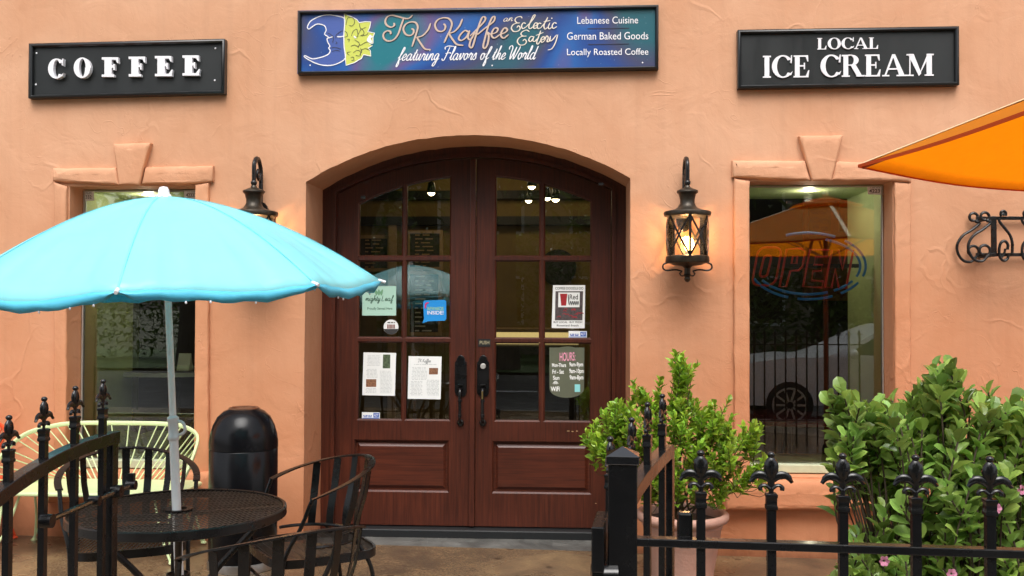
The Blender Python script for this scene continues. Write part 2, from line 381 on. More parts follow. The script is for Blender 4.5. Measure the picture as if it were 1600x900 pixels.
sheet('road', -60, 60, -16.2, -7.05, -.15, asph, 8, 4)
mb = MB(); mb.add([(-12,-7.05,gz(-8)-.2),(12,-7.05,gz(8)-.2),(12,-6.9,gz(8)-.2),(-12,-6.9,gz(-8)-.2),(-12,-7.05,gz(-8)),(12,-7.05,gz(8)),(12,-6.9,gz(8)),(-12,-6.9,gz(-8))],
    [(0,3,2,1),(4,5,6,7),(0,1,5,4),(1,2,6,5),(2,3,7,6),(3,0,4,7)])
struct(mb.build('kerb', M['concrete'], smooth=0, bevel=.015))
grass = mat('clipped_grass', (.055, .11, .022), .8, var=.4, vs=5, bump=.6, bs=40)
sheet('lawn', -60, 60, -26, -16.2, -.09, grass, 8, 4)
sheet('ground', -400, 400, -400, 400, -.32, mat('far_ground', (.07, .075, .04), .9, var=.3, vs=.2), 4, 4)
mb = MB()
for i in range(3): mb.box(-14+i*9, -9.5+i*9, -11.75, -11.62, gz(-10+i*9)-.148, gz(-10+i*9)-.144)
struct(mb.build('road_marking', M['white'], smooth=0))

# ================================================================== the cafe building
LX0, LX1 = WP(108, 400).x, WP(306, 400).x          # left window opening
RX0, RX1 = WP(1171, 400).x, WP(1395, 400).x        # right window opening
LZ1, RZ1 = WP(207, 290.5).z, WP(1283, 283).z
LZ0, RZ0 = WP(230, 738).z, WP(1283, 746).z
def circ3(a, b, c):
    ax, ay, bx, by, cx, cy = *a, *b, *c
    d = 2*(ax*(by-cy)+bx*(cy-ay)+cx*(ay-by))
    ux = ((ax*ax+ay*ay)*(by-cy)+(bx*bx+by*by)*(cy-ay)+(cx*cx+cy*cy)*(ay-by))/d
    uy = ((ax*ax+ay*ay)*(cx-bx)+(bx*bx+by*by)*(ax-cx)+(cx*cx+cy*cy)*(bx-ax))/d
    r = math.hypot(ax-ux, ay-uy); return lambda x: uy+math.sqrt(max(0, r*r-(x-ux)**2))
def xz(px, py, y): p = WP(px, py, y); return (p.x, p.z)
def jit(x, k, s=9.): return noise.noise(Vector((x*s, k*3.7, k)))
A0, A1, A2 = xz(478, 284, 0), xz(735, 211, 0), xz(985, 278, 0)
arc_face = circ3(A0, A1, A2); N = 40
DX0, DX1 = A0[0], A2[0]
arch = [(DX0+(DX1-DX0)*i/N, arc_face(DX0+(DX1-DX0)*i/N)+.006*jit(i*.07, 1)) for i in range(N+1)]
ZB = -.35
def side(x, z0, z1, k, n=14, amp=.004): return [(x+amp*jit(z0+(z1-z0)*i/n, k), z0+(z1-z0)*i/n) for i in range(1, n)]
door_loop = [(DX0, ZB+.05)]+side(DX0, ZB+.05, A0[1], 2)+arch+side(DX1, A2[1], ZB+.05, 3)+[(DX1, ZB+.05)]
def rect_loop(x0, x1, z0, z1, k, amp=.003):
    n = 14
    top = [(x0+(x1-x0)*i/n, z1+amp*jit(i*.3, k)) for i in range(1, n)]
    return [(x0, z0)]+side(x0, z0, z1, k+1, amp=amp)+[(x0, z1)]+top+[(x1, z1)]+side(x1, z1, z0, k+2, amp=amp)+[(x1, z0)]
lw_loop, rw_loop = rect_loop(LX0, LX1, LZ0, LZ1, 5), rect_loop(RX0, RX1, RZ0, RZ1, 9)
cafe = empty('cafe_building', (0, .3, 0), 'terracotta stucco cafe front with arched double doors between two windows', 'building')
wall = MB().plate([(-6.5, ZB), (6.5, ZB), (6.5, 4.6), (-6.5, 4.6)], [door_loop, lw_loop, rw_loop], 0, .42)
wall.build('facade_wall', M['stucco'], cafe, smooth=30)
# upper storey and side walls so the building has a body
up = MB(); up.box(-6.5, 6.5, 7.4, 7.7, ZB, 4.6); up.box(-6.5, -6.2, .42, 7.4, ZB, 4.6); up.box(6.2, 6.5, .42, 7.4, ZB, 4.6)
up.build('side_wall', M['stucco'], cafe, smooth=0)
MB().box(-6.6, 6.6, -.12, 7.8, 4.603, 4.85).build('roof', M['concrete'], cafe, smooth=0, bevel=.02)

def puffy(mb, poly, d, r, y=0.0, k=1, dome=.006):
    """rounded plaster band: outline grown to depth d with an edge radius r and a hand-trowelled face"""
    pts = []
    n = len(poly)
    for i in range(n):
        a, b = Vector(poly[i]), Vector(poly[(i+1) % n]); c = max(1, int((b-a).length/.03))
        for j in range(c): pts.append(a+(b-a)*j/c)
    cen = Vector((sum(p.x for p in pts)/len(pts), sum(p.y for p in pts)/len(pts)))
    n = len(pts); ar = sum(pts[i].x*pts[(i+1) % n].y-pts[(i+1) % n].x*pts[i].y for i in range(n)); sg = 1 if ar > 0 else -1
    nor = []
    for i in range(n):
        e = pts[(i+1) % n]-pts[i-1]; nor.append(Vector((-e.y, e.x)).normalized()*sg)
    loops = []
    for q in range(6):
        a = q/5*math.pi/2; ins = r*(1-math.cos(a)); yy = y-(d-r)-r*math.sin(a) if q else y
        if q == 0: ins = 0
        loops.append([(pts[i]+nor[i]*(ins*(1+1.9*max(0, -nor[i].y))+.004*noise.noise(Vector((pts[i].x*14, pts[i].y*14, k+q*.2)))), yy-.004*noise.noise(Vector((pts[i].x*10, pts[i].y*10, k+5)))*(q > 0)) for i in range(n)])
        if q == 0: loops.append([(p, y-(d-r)) for p, _ in loops[0]])
    v = [(p.x, yy, p.y) for l in loops for p, yy in l]; f = []
    for q in range(len(loops)-1):
        for i in range(n):
            j = (i+1) % n; t = (q*n+i, q*n+j, (q+1)*n+j, (q+1)*n+i); f.append(t if sg > 0 else t[::-1])
    base = (len(loops)-1)*n
    tri = tessellate_polygon([[Vector((p.x, p.y, 0)) for p, _ in loops[-1]]])
    for t in tri:
        a = [loops[-1][i][0] for i in t]; s_ = (a[1].x-a[0].x)*(a[2].y-a[0].y)-(a[2].x-a[0].x)*(a[1].y-a[0].y)
        t = tuple(t) if s_ > 0 else tuple(t)[::-1]; f.append(tuple(base+i for i in t))
    mb.add(v, f)
Q = lambda *a: [xz(px, py, 0) for px, py in a]
def surround(jl, jr, ll, lr, key, jambs):
    s = MB(); puffy(s, ll, .036, .016, k=1); puffy(s, lr, .036, .016, k=2)
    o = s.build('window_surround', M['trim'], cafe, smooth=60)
    s = MB(); puffy(s, key, .046, .015, k=3); s.build('keystone', M['trim'], o, smooth=60)
    s = MB()
    for k, j in enumerate(jambs): puffy(s, j, .030, .011, k=7+k)
    s.build('jamb_band', M['trim'], o, smooth=60)
surround(0, 0, Q((86,284),(86,264),(184,263),(190,290)), Q((224,289),(230,262),(335,260),(335,284),(306,288)), Q((190,290.5),(222,290.5),(239,225),(181,226)),
    [Q((87,285),(107,292),(107,760),(87,760)), Q((307,289),(328,286),(328,745),(307,745))])
surround(0, 0, Q((1143,278),(1143,252),(1256,252),(1265,283)), Q((1297,283),(1305,253),(1421,257),(1421,286),(1396,284)), Q((1266,283.5),(1297,283.5),(1314,213),(1246,214)),
    [Q((1146,279),(1170,284),(1170,750),(1146,750)), Q((1396,285),(1421,287),(1421,750),(1396,750))])
def sill(poly, name='window_sill'):
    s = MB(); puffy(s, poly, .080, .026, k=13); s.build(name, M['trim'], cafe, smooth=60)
sill(Q((76,737),(335,735),(335,782),(76,782)))
sill(Q((1130,748),(1434,748),(1434,794),(1130,794)))

# window bays: green reveals behind the panes, panes, sills, recessed lamps
def bay(x0, x1, z0, z1, gy, label):
    s = MB(); t = .03
    s.box(x0-t, x0, gy+.02, .9, z0, z1); s.box(x1, x1+t, gy+.02, .9, z0, z1)
    s.box(x0-t, x1+t, gy+.02, .9, z1, z1+t); s.box(x0-t, x1+t, gy+.02, .9, z0-t, z0)
    s.build('window_bay', M['green'], cafe, smooth=0)
    fw = .018; s = MB()
    s.box(x0, x0+fw*.45, gy-.012, gy+.018, z0+.05, z1-.004); s.box(x1-fw*.3, x1, gy-.012, gy+.018, z0+.05, z1-.004); s.box(x0+fw*.45, x1-fw*.3, gy-.012, gy+.018, z1-fw*.5, z1-.004)
    fr = s.build('window_frame', M['alu'], cafe, smooth=0)
    MB().box(x0, x1, gy-.06, gy+.018, z0, z0+.05).build('sill_board', M['sagelight'], fr, smooth=0, bevel=.004)
    g = MB().box(x0+fw*.45, x1-fw*.3, gy, gy+.006, z0+.05, z1-fw*.5)
    g.build('window_pane', M['glass'], fr, smooth=0)
GY = .17
bay(LX0+.006, LX1-.006, LZ0+.006, LZ1-.006, GY, 'l'); bay(RX0+.006, RX1-.006, RZ0+.006, RZ1-.006, GY, 'r')
lampglow = mat('lit_lamp_glass', (1, .9, .7), .4, emit=(1, .86, .62), es=9)
def downlight(px, py, z, label):
    p = WP(px, py, .45); e = empty('recessed_light', (p.x, .42, z), label, 'ceiling light', 'recessed lights over the windows')
    MB().lathe([(.035, -.004), (.048, -.006), (.048, 0), (.035, 0)], 20, (p.x, .42, z)).build('trim_ring', M['whiteplastic'], e)
    l = bpy.data.lights.new('bay_lamp', 'POINT'); l.energy = 1.3; l.color = (1, .88, .66); l.shadow_soft_size = .03
    o = bpy.data.objects.new('bay_lamp', l); S.collection.objects.link(o); o.parent = e; o.location = (0, 0, -.05)
    MB().lathe([(.0, -.006), (.030, -.004), (.034, 0), (0, 0)], 20, (p.x, .42, z)).build('lamp', lampglow, e)
downlight(235, 303, LZ1-.004, 'small round recessed lamp glowing under the green soffit of the left window')
downlight(1262, 294, RZ1-.004, 'small round recessed lamp glowing under the green soffit of the right window')

# inner lining: keeps the room dark and gives the panes something to look into
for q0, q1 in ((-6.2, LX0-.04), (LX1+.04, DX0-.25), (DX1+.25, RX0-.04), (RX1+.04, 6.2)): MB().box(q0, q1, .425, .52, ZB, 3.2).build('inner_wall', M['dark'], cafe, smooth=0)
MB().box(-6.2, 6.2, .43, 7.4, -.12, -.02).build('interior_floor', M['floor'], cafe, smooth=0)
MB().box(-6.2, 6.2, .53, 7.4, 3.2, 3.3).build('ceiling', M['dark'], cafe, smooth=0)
BY = 4.2
MB().box(-6.2, 6.2, BY, BY+.12, -.02, 3.2).build('interior_wall', M['ochre'], cafe, smooth=0)
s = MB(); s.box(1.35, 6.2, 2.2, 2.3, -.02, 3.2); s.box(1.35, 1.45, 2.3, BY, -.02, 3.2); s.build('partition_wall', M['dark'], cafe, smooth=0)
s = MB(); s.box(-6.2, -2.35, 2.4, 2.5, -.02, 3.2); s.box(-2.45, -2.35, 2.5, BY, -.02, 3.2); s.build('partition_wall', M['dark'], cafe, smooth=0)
s = MB()
for z in (2.33, 2.60): s.box(-2.35, 1.35, BY-.16, BY-.003, z, z+.085)
for z in (2.9,): s.box(-2.35, 1.35, 2.6, 2.75, z, z+.14)
s.build('ceiling_beam', M['beam'], cafe, smooth=0)
a, b = WP(196, 520, 2.4), WP(216, 640, 2.4)
MB().box(a.x, b.x, 2.37, 2.397, b.z, a.z+.3).build('painted_column', M['olive'], cafe, smooth=0)
a, b = WP(610, 372, BY), WP(622, 520, BY)
MB().box(a.x, b.x, BY-.12, BY-.165+.06, -.02, 2.33).build('wooden_post', M['tan'], cafe, smooth=0)

# ------------------------------------------------------------------ double doors
DY = .42
s = MB()
fo = circ3(xz(507, 291, DY), xz(738, 225, DY), xz(971, 287, DY)); fi = circ3(xz(524, 302, DY), xz(738, 246, DY), xz(956, 296, DY))
fx0, fx1 = WP(507, 500, DY).x, WP(971, 500, DY).x; ix0, ix1 = WP(524, 500, DY).x, WP(956, 500, DY).x
zt = WP(740, 823, DY).z; zs = WP(740, 835, DY).z
fx0b, fx1b = fx0-.2, fx1+.2
def arcpts(fn, x0, x1, n=30): return [(x0+(x1-x0)*i/n, fn(x0+(x1-x0)*i/n)) for i in range(n+1)]
outer = [(fx0b, zs)]+[(fx0b, fo(fx0))]+arcpts(lambda x: fo(x)+.12, fx0, fx1)+[(fx1b, fo(fx1))]+[(fx1b, zs)]
# the frame is an open arch: one closed outline
loop = outer+[(ix1, zs)]+arcpts(fi, ix1, ix0)+[(ix0, zs)]
s.prism(loop, DY, DY+.10)
frame = s.build('door_frame', M['wood'], cafe, smooth=30)
def archband(fn0, fn1, x0, x1, xi0, xi1, y0, y1, zb):
    return MB().prism([(x0, zb)]+arcpts(fn0, x0, x1)+[(x1, zb), (xi1, zb)]+arcpts(fn1, xi1, xi0)+[(xi0, zb)], y0, y1)
mo = circ3(xz(512, 296, DY), xz(738, 231, DY), xz(966, 290, DY))
archband(lambda x: fi(x)+.026, lambda x: fi(x)+.0005, ix0-.024, ix1+.024, ix0+.0005, ix1-.0005, DY-.014, DY-.001, zs).build('frame_moulding', M['wood'], frame, smooth=30, bevel=.005)
# plaster stop between the wall reveal and the frame
w0 = WP(496, 500, .36).x; w1 = WP(979, 500, .36).x
so_ = circ3(xz(496, 290, .36), xz(737, 219, .36), xz(979, 284, .36))
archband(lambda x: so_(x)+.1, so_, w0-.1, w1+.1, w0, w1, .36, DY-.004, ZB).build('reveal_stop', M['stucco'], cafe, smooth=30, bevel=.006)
LY = .455; T = .045; GLY = LY+.02
garc = circ3(xz(560, 320, LY), xz(738, 275, LY), xz(922, 315, LY))
larc = lambda x: fi(x)-.004
def px_x(px, py=500): return WP(px, py, LY).x
def px_z(py, px=740): return WP(px, py, LY).z
def leaf(x0, x1, cols, panel, label):
    z0 = px_z(822)
    outer = [(x0, z0)]+[(x0+(x1-x0)*i/16, larc(x0+(x1-x0)*i/16)) for i in range(17)]+[(x1, z0)]
    holes = []; panes = []
    for c0, c1 in cols:
        a, b = px_x(c0), px_x(c1)
        for r0, r1 in ((None, 399), (408.5, 527), (536.5, 656)):
            zb = px_z(r1)
            if r0 is None: h = [(a, zb), (b, zb)]+[(b+(a-b)*i/10, garc(b+(a-b)*i/10)) for i in range(11)]
            else: h = [(a, zb), (b, zb), (b, px_z(r0)), (a, px_z(r0))]
            holes.append(h); panes.append(h)
    a, b = px_x(panel[0]), px_x(panel[1]); holes.append([(a, px_z(768)), (b, px_z(768)), (b, px_z(691)), (a, px_z(691))])
    s = MB().plate(outer, holes, LY, LY+T, .010)
    d = s.build('door', M['wood'], cafe, smooth=25)
    tag(d, label)
    for h in panes:
        zs_ = [p[1] for p in h]; MB().prism(h, GLY, GLY+.006).build('glass_pane', M['glass'], d, smooth=0)
    # raised and fielded kick panel
    q = holes[-1]; x_0, x_1, z_0, z_1 = q[0][0], q[1][0], q[0][1], q[2][1]
    s = MB()
    lv = [(0, LY+.026), (.012, LY+.026), (.030, LY+.012), (.034, LY+.010)]
    v = []; f = []
    for ins, y in lv: v += [(x_0+ins, y, z_0+ins), (x_1-ins, y, z_0+ins), (x_1-ins, y, z_1-ins), (x_0+ins, y, z_1-ins)]
    for k in range(3):
        for i in range(4): f.append((k*4+i, k*4+(i+1) % 4, k*4+4+(i+1) % 4, k*4+4+i))
    f.append((12, 13, 14, 15)); s.add(v, f); s.box(x_0, x_1, LY+.030, LY+.044, z_0, z_1)
    s.build('kick_panel', M['wood_h'], d, smooth=0)
    return d
dl = leaf(px_x(525.5), px_x(742), ((560.5, 627), (635, 702)), (556, 700), 'left door with papers on its lower panes')
dr = leaf(px_x(743.5), px_x(954.5), ((775, 842), (851.5, 922)), (772, 922), 'right door with the chalk hours board and push plate')
a, b = px_x(734), px_x(743)
mb = MB(); mb.box(a, b, LY-.022, LY-.001, px_z(822), larc((a+b)/2)-.003); mb.build('astragal', M['wood'], dl, smooth=0, bevel=.006)
MB().box(ix0, ix1, DY-.05, LY+.1, zs-.02, px_z(824)).build('threshold', M['beam'], cafe, smooth=0, bevel=.008)
def handle(px, lock, d):
    e = MB(); c = px_x(px, 600); g = lambda py: px_z(py, px)
    w = .040; pl = [(-w,640),(-w,566),(-.72*w,563),(-.66*w,560),(-.45*w,557),(0,554.5),(.45*w,557),(.66*w,560),(.72*w,563),(w,566),(w,612),(.85*w,616),(.6*w,619),(0,622),(-.6*w,619),(-.85*w,616),(-w,612)][2:]
    pl = [(-w,612),(-w,566),(-.72*w,563),(-.66*w,560),(-.45*w,556.5),(0,554.5),(.45*w,556.5),(.66*w,560),(.72*w,563),(w,566),(w,612),(.85*w,616),(.6*w,618.5),(0,620),(-.6*w,618.5),(-.85*w,616)]
    e.prism([(c+x, g(z)) for x, z in pl], LY-.012, LY-.0005)
    o = e.build('door_handle', M['black'], d, smooth=30, bevel=.003)
    h = MB(); y = LY-.055
    h.tube(catmull([(c, LY-.010, g(606)), (c, y+.012, g(609)), (c, y, g(618)), (c, y, g(650)), (c, y+.008, g(656)), (c, LY-.012, g(660))], 5), .0105, 10)
    for z in (624, 626, 647, 650): h.lathe([(.013, -.004), (.0165, 0), (.013, .004)], 12, (c, y, g(z)))
    h.ball((c, LY-.014, g(660)), .024, 10, (1, .5, 1)); h.box(c-.016, c+.016, LY-.05, LY-.010, g(601.5), g(600))
    h.build('door_handle', M['black'] if not lock else M['iron'], d, smooth=50)
    if lock:
        MB().sweep([(c, LY-.012, g(572)), (c, LY-.021, g(572))], [(.019*math.cos(k*.524), .019*math.sin(k*.524)) for k in range(12)]).build('lock_cylinder', M['alu'], d, bevel=.003)
        MB().tube(catmull([(c, LY-.068, g(610)), (c, LY-.067, g(616)), (c, LY-.0665, g(622))], 4), .006, 8).build('worn_brass_edge', mat('worn_brass', (.6, .45, .2), .3, 1.0), d)
handle(720, False, dl); handle(755, True, dr)
s = MB(); x0, x1 = px_x(747.5), px_x(766.5)
MB().box(x0, x1, LY-.004, LY-.0005, px_z(541.5), px_z(529.5)).build('push_plate', M['beam'], dr, smooth=0)
# door step slab (ragged front edge)
s = MB(); n = 40; v = []
zst = zs-.012
fr_ = [(DX0+.01+(DX1-DX0-.02)*i/n, -.012+.012*jit(i*.11, 21)) for i in range(n+1)]
v = [(x, y, zst-.012+.0*x) for x, y in fr_]+[(x, y-.008, gz(x)-.03) for x, y in fr_]+[(x, DY+.08, zst) for x, y in fr_]; f = []
for i in range(n): f += [(i, i+1, 2*(n+1)+i+1, 2*(n+1)+i), (n+1+i, n+2+i, i+1, i)]
s.add(v, f); struct(s.build('door_step', M['concrete'], smooth=20))
# ================================================================== lettering
def text_polys(body, bold=.0):
    c = bpy.data.curves.new('lettering', 'FONT'); c.body = body; c.resolution_u = 4; c.offset = bold
    o = bpy.data.objects.new('lettering', c); S.collection.objects.link(o)
    dg = bpy.context.evaluated_depsgraph_get(); dg.update()
    me = bpy.data.meshes.new_from_object(o.evaluated_get(dg))
    v = [(p.co.x, p.co.y) for p in me.vertices]; f = [tuple(p.vertices) for p in me.polygons]
    bpy.data.objects.remove(o); bpy.data.curves.remove(c); bpy.data.meshes.remove(me); return v, f
def fit_text(mb, body, x0, y0, x1, y1, y, shear=0., rise=0., bold=.012):
    """sans lettering filling the pixel box x0,y0 - x1,y1 on the plane at depth y"""
    v, f = text_polys(body, bold)
    if not v: return mb
    ax, bx = min(p[0] for p in v), max(p[0] for p in v); ay, by = min(p[1] for p in v), max(p[1] for p in v)
    o = []
    for px, pz in v:
        t = (pz-ay)/max(1e-6, by-ay); u = (px-ax)/max(1e-6, bx-ax)
        o.append(WP(x0+(x1-x0)*u+shear*t, y1+(y0-y1)*t+rise*u, y))
    # make sure the faces look towards the street
    ff = []
    for q in f:
        a, b, c = o[q[0]], o[q[1]], o[q[2]]
        ff.append(q if (b-a).cross(c-a).y < 0 else q[::-1])
    return mb.add(o, ff)
def ribbon(mb, pts, w, y, cal=.45, taper=True, n=8, ang=.9, closed=False):
    """pen stroke through pixel points, broad on the down strokes"""
    P = catmull([(p[0], p[1], 0) for p in pts], n, closed); L = len(P); v = []
    for i, p in enumerate(P):
        t = P[(i+1) % L]-P[i-1] if closed else P[min(i+1, L-1)]-P[max(i-1, 0)]
        a = math.atan2(t.y, t.x); k = 1-cal+cal*abs(math.sin(a+.35))
        if taper and not closed: k *= min(1, .55+1.2*min(i, L-1-i)/6)
        nr = Vector((-t.y, t.x, 0)).normalized()*w*.5*k; yy = y-.0009*i/L
        v += [WP(p.x+nr.x, p.y+nr.y, yy), WP(p.x-nr.x, p.y-nr.y, yy)]
    f = []
    for i in range(L if closed else L-1):
        j = (i+1) % L; q = (2*i, 2*i+1, 2*j+1, 2*j); a, b, c = v[q[0]], v[q[1]], v[q[2]]
        f.append(q if (b-a).cross(c-a).y < 0 else q[::-1])
    return mb.add(v, f)
CUR = {
'a': (1.05, [[(.75,.85),(.45,1),(.12,.6),(.15,.1),(.4,0),(.7,.4),(.78,.95),(.72,.3),(.85,0),(1.1,.25)]]),
'c': (.85, [[(.75,.8),(.55,1),(.2,.7),(.12,.25),(.4,0),(.7,.15),(.9,.35)]]),
'd': (1.05, [[(.7,.85),(.42,1),(.12,.6),(.15,.1),(.4,0),(.68,.4),(.95,2.0),(.75,.3),(.85,0),(1.1,.25)]]),
'e': (.8, [[(0,.3),(.5,.5),(.65,.8),(.45,1),(.18,.65),(.15,.2),(.4,0),(.85,.35)]]),
'f': (.65, [[(0,.3),(.45,1.0),(.7,1.8),(.55,2.0),(.4,1.5),(.2,0),(.05,-.8),(.2,-.95),(.35,-.5),(.3,.05),(.7,.3)]]),
'g': (.95, [[(.75,.85),(.45,1),(.12,.6),(.2,.1),(.45,.1),(.75,.9),(.65,0),(.4,-.85),(.1,-.8),(.3,-.3),(1.0,.25)]]),
'h': (.95, [[(0,.2),(.4,1.5),(.5,2),(.38,1.9),(.15,0)],[(.15,0),(.45,.9),(.7,.9),(.65,.3),(.75,0),(1.0,.25)]]),
'i': (.55, [[(0,.25),(.3,1),(.2,.3),(.32,0),(.6,.25)],[(.4,1.4),(.44,1.55)]]),
'k': (.9, [[(0,.2),(.4,1.5),(.5,2),(.38,1.9),(.15,0)],[(.7,.95),(.3,.5),(.55,.4),(.7,0),(.95,.25)]]),
'l': (.55, [[(0,.25),(.45,1.4),(.5,2),(.35,1.9),(.2,.4),(.32,0),(.6,.25)]]),
'm': (1.3, [[(0,.25),(.25,1),(.1,0)],[(.1,0),(.4,.95),(.55,.85),(.5,0)],[(.5,0),(.8,.95),(1.0,.85),(.95,.25),(1.08,0),(1.35,.25)]]),
'n': (.95, [[(0,.25),(.25,1),(.1,0)],[(.1,0),(.45,.95),(.68,.85),(.62,.25),(.75,0),(1,.25)]]),
'o': (.9, [[(.55,1),(.25,.9),(.12,.4),(.35,0),(.65,.3),(.65,.8),(.5,.98),(.6,.8),(1,.9)]]),
'r': (.75, [[(0,.25),(.25,1.05),(.35,.85),(.6,.9),(.5,.3),(.6,0),(.85,.25)]]),
's': (.7, [[(0,.25),(.4,1.05),(.5,.6),(.55,.2),(.3,0),(.1,.15)]]),
't': (.6, [[(0,.25),(.4,1.3),(.45,1.6),(.25,.4),(.35,0),(.65,.25)],[(.1,1.1),(.65,1.15)]]),
'u': (.95, [[(0,.25),(.2,1),(.12,.3),(.25,0),(.5,.3),(.72,1),(.62,.3),(.75,0),(1,.25)]]),
'v': (.8, [[(0,.3),(.2,1),(.3,0),(.65,.7),(.6,1),(.9,.85)]]),
'y': (.9, [[(0,.3),(.2,1),(.15,.3),(.3,0),(.6,.4),(.75,1),(.6,-.1),(.3,-.9),(.05,-.75),(.4,-.2),(.95,.25)]]),
'F': (1.25, [[(.05,1.6),(-.05,1.95),(.5,2.15),(1.5,2.05)],[(.75,2.1),(.55,.8),(.35,0),(.05,0),(-.05,.25)],[(.25,1.0),(1.1,1.12),(1.1,.95)]]),
'W': (1.5, [[(-.3,1.5),(-.35,1.9),(0,2.1),(.25,1.7),(.2,.9),(.3,0),(.75,1.3),(.9,1.9),(.8,.8),(.9,0),(1.4,1.4),(1.5,2.0)]]),
'T': (1.1, [[(-.1,1.6),(0,1.95),(.5,2),(1.3,2.05)],[(.7,2),(.55,.8),(.3,0),(0,.2)]]), 'K': (1.1, [[(.3,2),(.25,1),(.1,0)],[(1.1,2),(.4,1),(1.1,0)]]),
'L': (1., [[(.3,2),(.25,1),(.1,0),(.9,.1)]]), 'M': (1.4, [[(0,0),(.2,2),(.6,.6),(1.1,2),(1.2,0)]]), 'P': (1., [[(.2,2),(.1,0)],[(.2,2),(.9,1.7),(.3,1)]]),
'S': (.9, [[(.9,1.8),(.4,2),(.3,1.3),(.7,.8),(.4,0),(0,.3)]]), 'H': (1.2, [[(.2,2),(.1,0)],[(1,2),(.9,0)],[(.1,1),(1,1)]]),
' ': (.6, [])}
def cursive(mb, body, x0, b0, x1, b1, xh, w, y, slant=.28, cal=.4):
    adv = sum(CUR[c][0] for c in body); sx = (x1-x0)/adv; pen = 0
    for c in body:
        a, strokes = CUR[c]
        for st in strokes:
            ribbon(mb, [(x0+(pen+u)*sx+slant*v*xh, b0+(b1-b0)*(pen+u)/adv-v*xh) for u, v in st], w, y, cal, n=5)
        pen += a
    return mb

# bold serif capitals, unit = cap height; each glyph is a list of outlines
def ell(cx, cy, rx, ry, a0, a1, n=18): return [(cx+rx*math.cos(R(a0+(a1-a0)*i/n)), cy+ry*math.sin(R(a0+(a1-a0)*i/n))) for i in range(n+1)]
def rect(x0, y0, x1, y1): return [(x0,y0),(x1,y0),(x1,y1),(x0,y1)]
def stem(x, w, s, t=.05): return [rect(x,0,x+w,1), rect(x-s,0,x+w+s,t), rect(x-s,1-t,x+w+s,1)]
def ring(cx, rx, ix, iy, a0=0, a1=360): 
    o = []; n = 30; 
    for i in range(n):
        p, q = a0+(a1-a0)*i/n, a0+(a1-a0)*(i+1)/n
        o.append(ell(cx,.5,rx,.52,p,q,1)+ell(cx,.5,ix,iy,q,p,1))
    return o
def glyph(c, W=.20, t=.055, s=.07):
    if c == 'I': return stem(s, W, s, t), W+2*s
    if c == 'L': return stem(s, W, s, t)+[rect(s+W,0,.62,t), [(.5,t),(.62,t),(.64,.33),(.60,.33)]], .68
    if c == 'E': return stem(s, W, s*.8, t)+[rect(s+W,0,.64,t), rect(s+W,1-t,.62,1), [(.52,t),(.64,t),(.67,.32),(.63,.32)], [(.52,1-t),(.62,1-t),(.63,.72),(.59,.72)], rect(s+W,.49,.47,.49+t), rect(.44,.37,.49,.66)], .72
    if c == 'F': return stem(s, W, s, t)+[rect(s+W,1-t,.62,1), [(.52,1-t),(.62,1-t),(.63,.70),(.59,.70)], rect(s+W,.47,.47,.47+t), rect(.44,.35,.49,.66)], .66
    if c == 'O': return ring(.46,.46,.46-W*1.05,.46), .92
    if c == 'C': return ring(.46,.46,.46-W*1.05,.46,38,322)+[[(.76,.66),(.82,.64),(.84,1.0),(.80,1.0)], [(.80,.22),(.86,.27),(.80,.10),(.74,.10)]], .86
    if c == 'A': return [[(.40,1.0),(.52,1.0),(.92,t*.5),(.70,t*.5)], [(.40,1.0),(.46,.9),(.14,t*.5),(.07,t*.5)], rect(.24,.30,.68,.30+t), rect(-.02,0,.28,t), rect(.58,0,1.0,t)], .98
    if c == 'R': 
        b = [ell(.40,.75,.30,.25,90-180*i/16,90-180*(i+1)/16,1)+ell(.38,.75,.12,.20,90-180*(i+1)/16,90-180*i/16,1) for i in range(16)]
        return stem(s, W, s, t)+b+[rect(s+W,.50,.42,.55), rect(s+W,.95,.42,1.), [(.36,.52),(.58,.52),(.84,.03),(.62,.03)], rect(.60,0,.94,t)], .92
    if c == 'M': return [rect(.10,0,.15,1), rect(-.02,0,.28,t), [(.04,1),(.28,1),(.60,.12),(.50,0)], [(.50,0),(.55,.18),(.86,1),(.84,.72)], rect(.82,0,1.04,1), rect(.74,0,1.12,t), rect(-.02,1-t,.25,1), rect(.82,1-t,1.12,1)], 1.12
def glyph_mesh(polys, x0, b, w, h, y0, y1, rise=0., x_ref=0.):
    mb = MB()
    for k, p in enumerate(polys):
        q = []
        for u, v in p:
            px = x0+u*w; pt = WP(px, b-v*h+rise*(px-x_ref), y0); q.append((pt.x, pt.z))
        # drop repeated points
        qq = [a for i, a in enumerate(q) if math.hypot(a[0]-q[i-1][0], a[1]-q[i-1][1]) > 1e-5]
        if len(qq) >= 3: mb.prism(qq, y0-.00025*k, y1)
    return mb

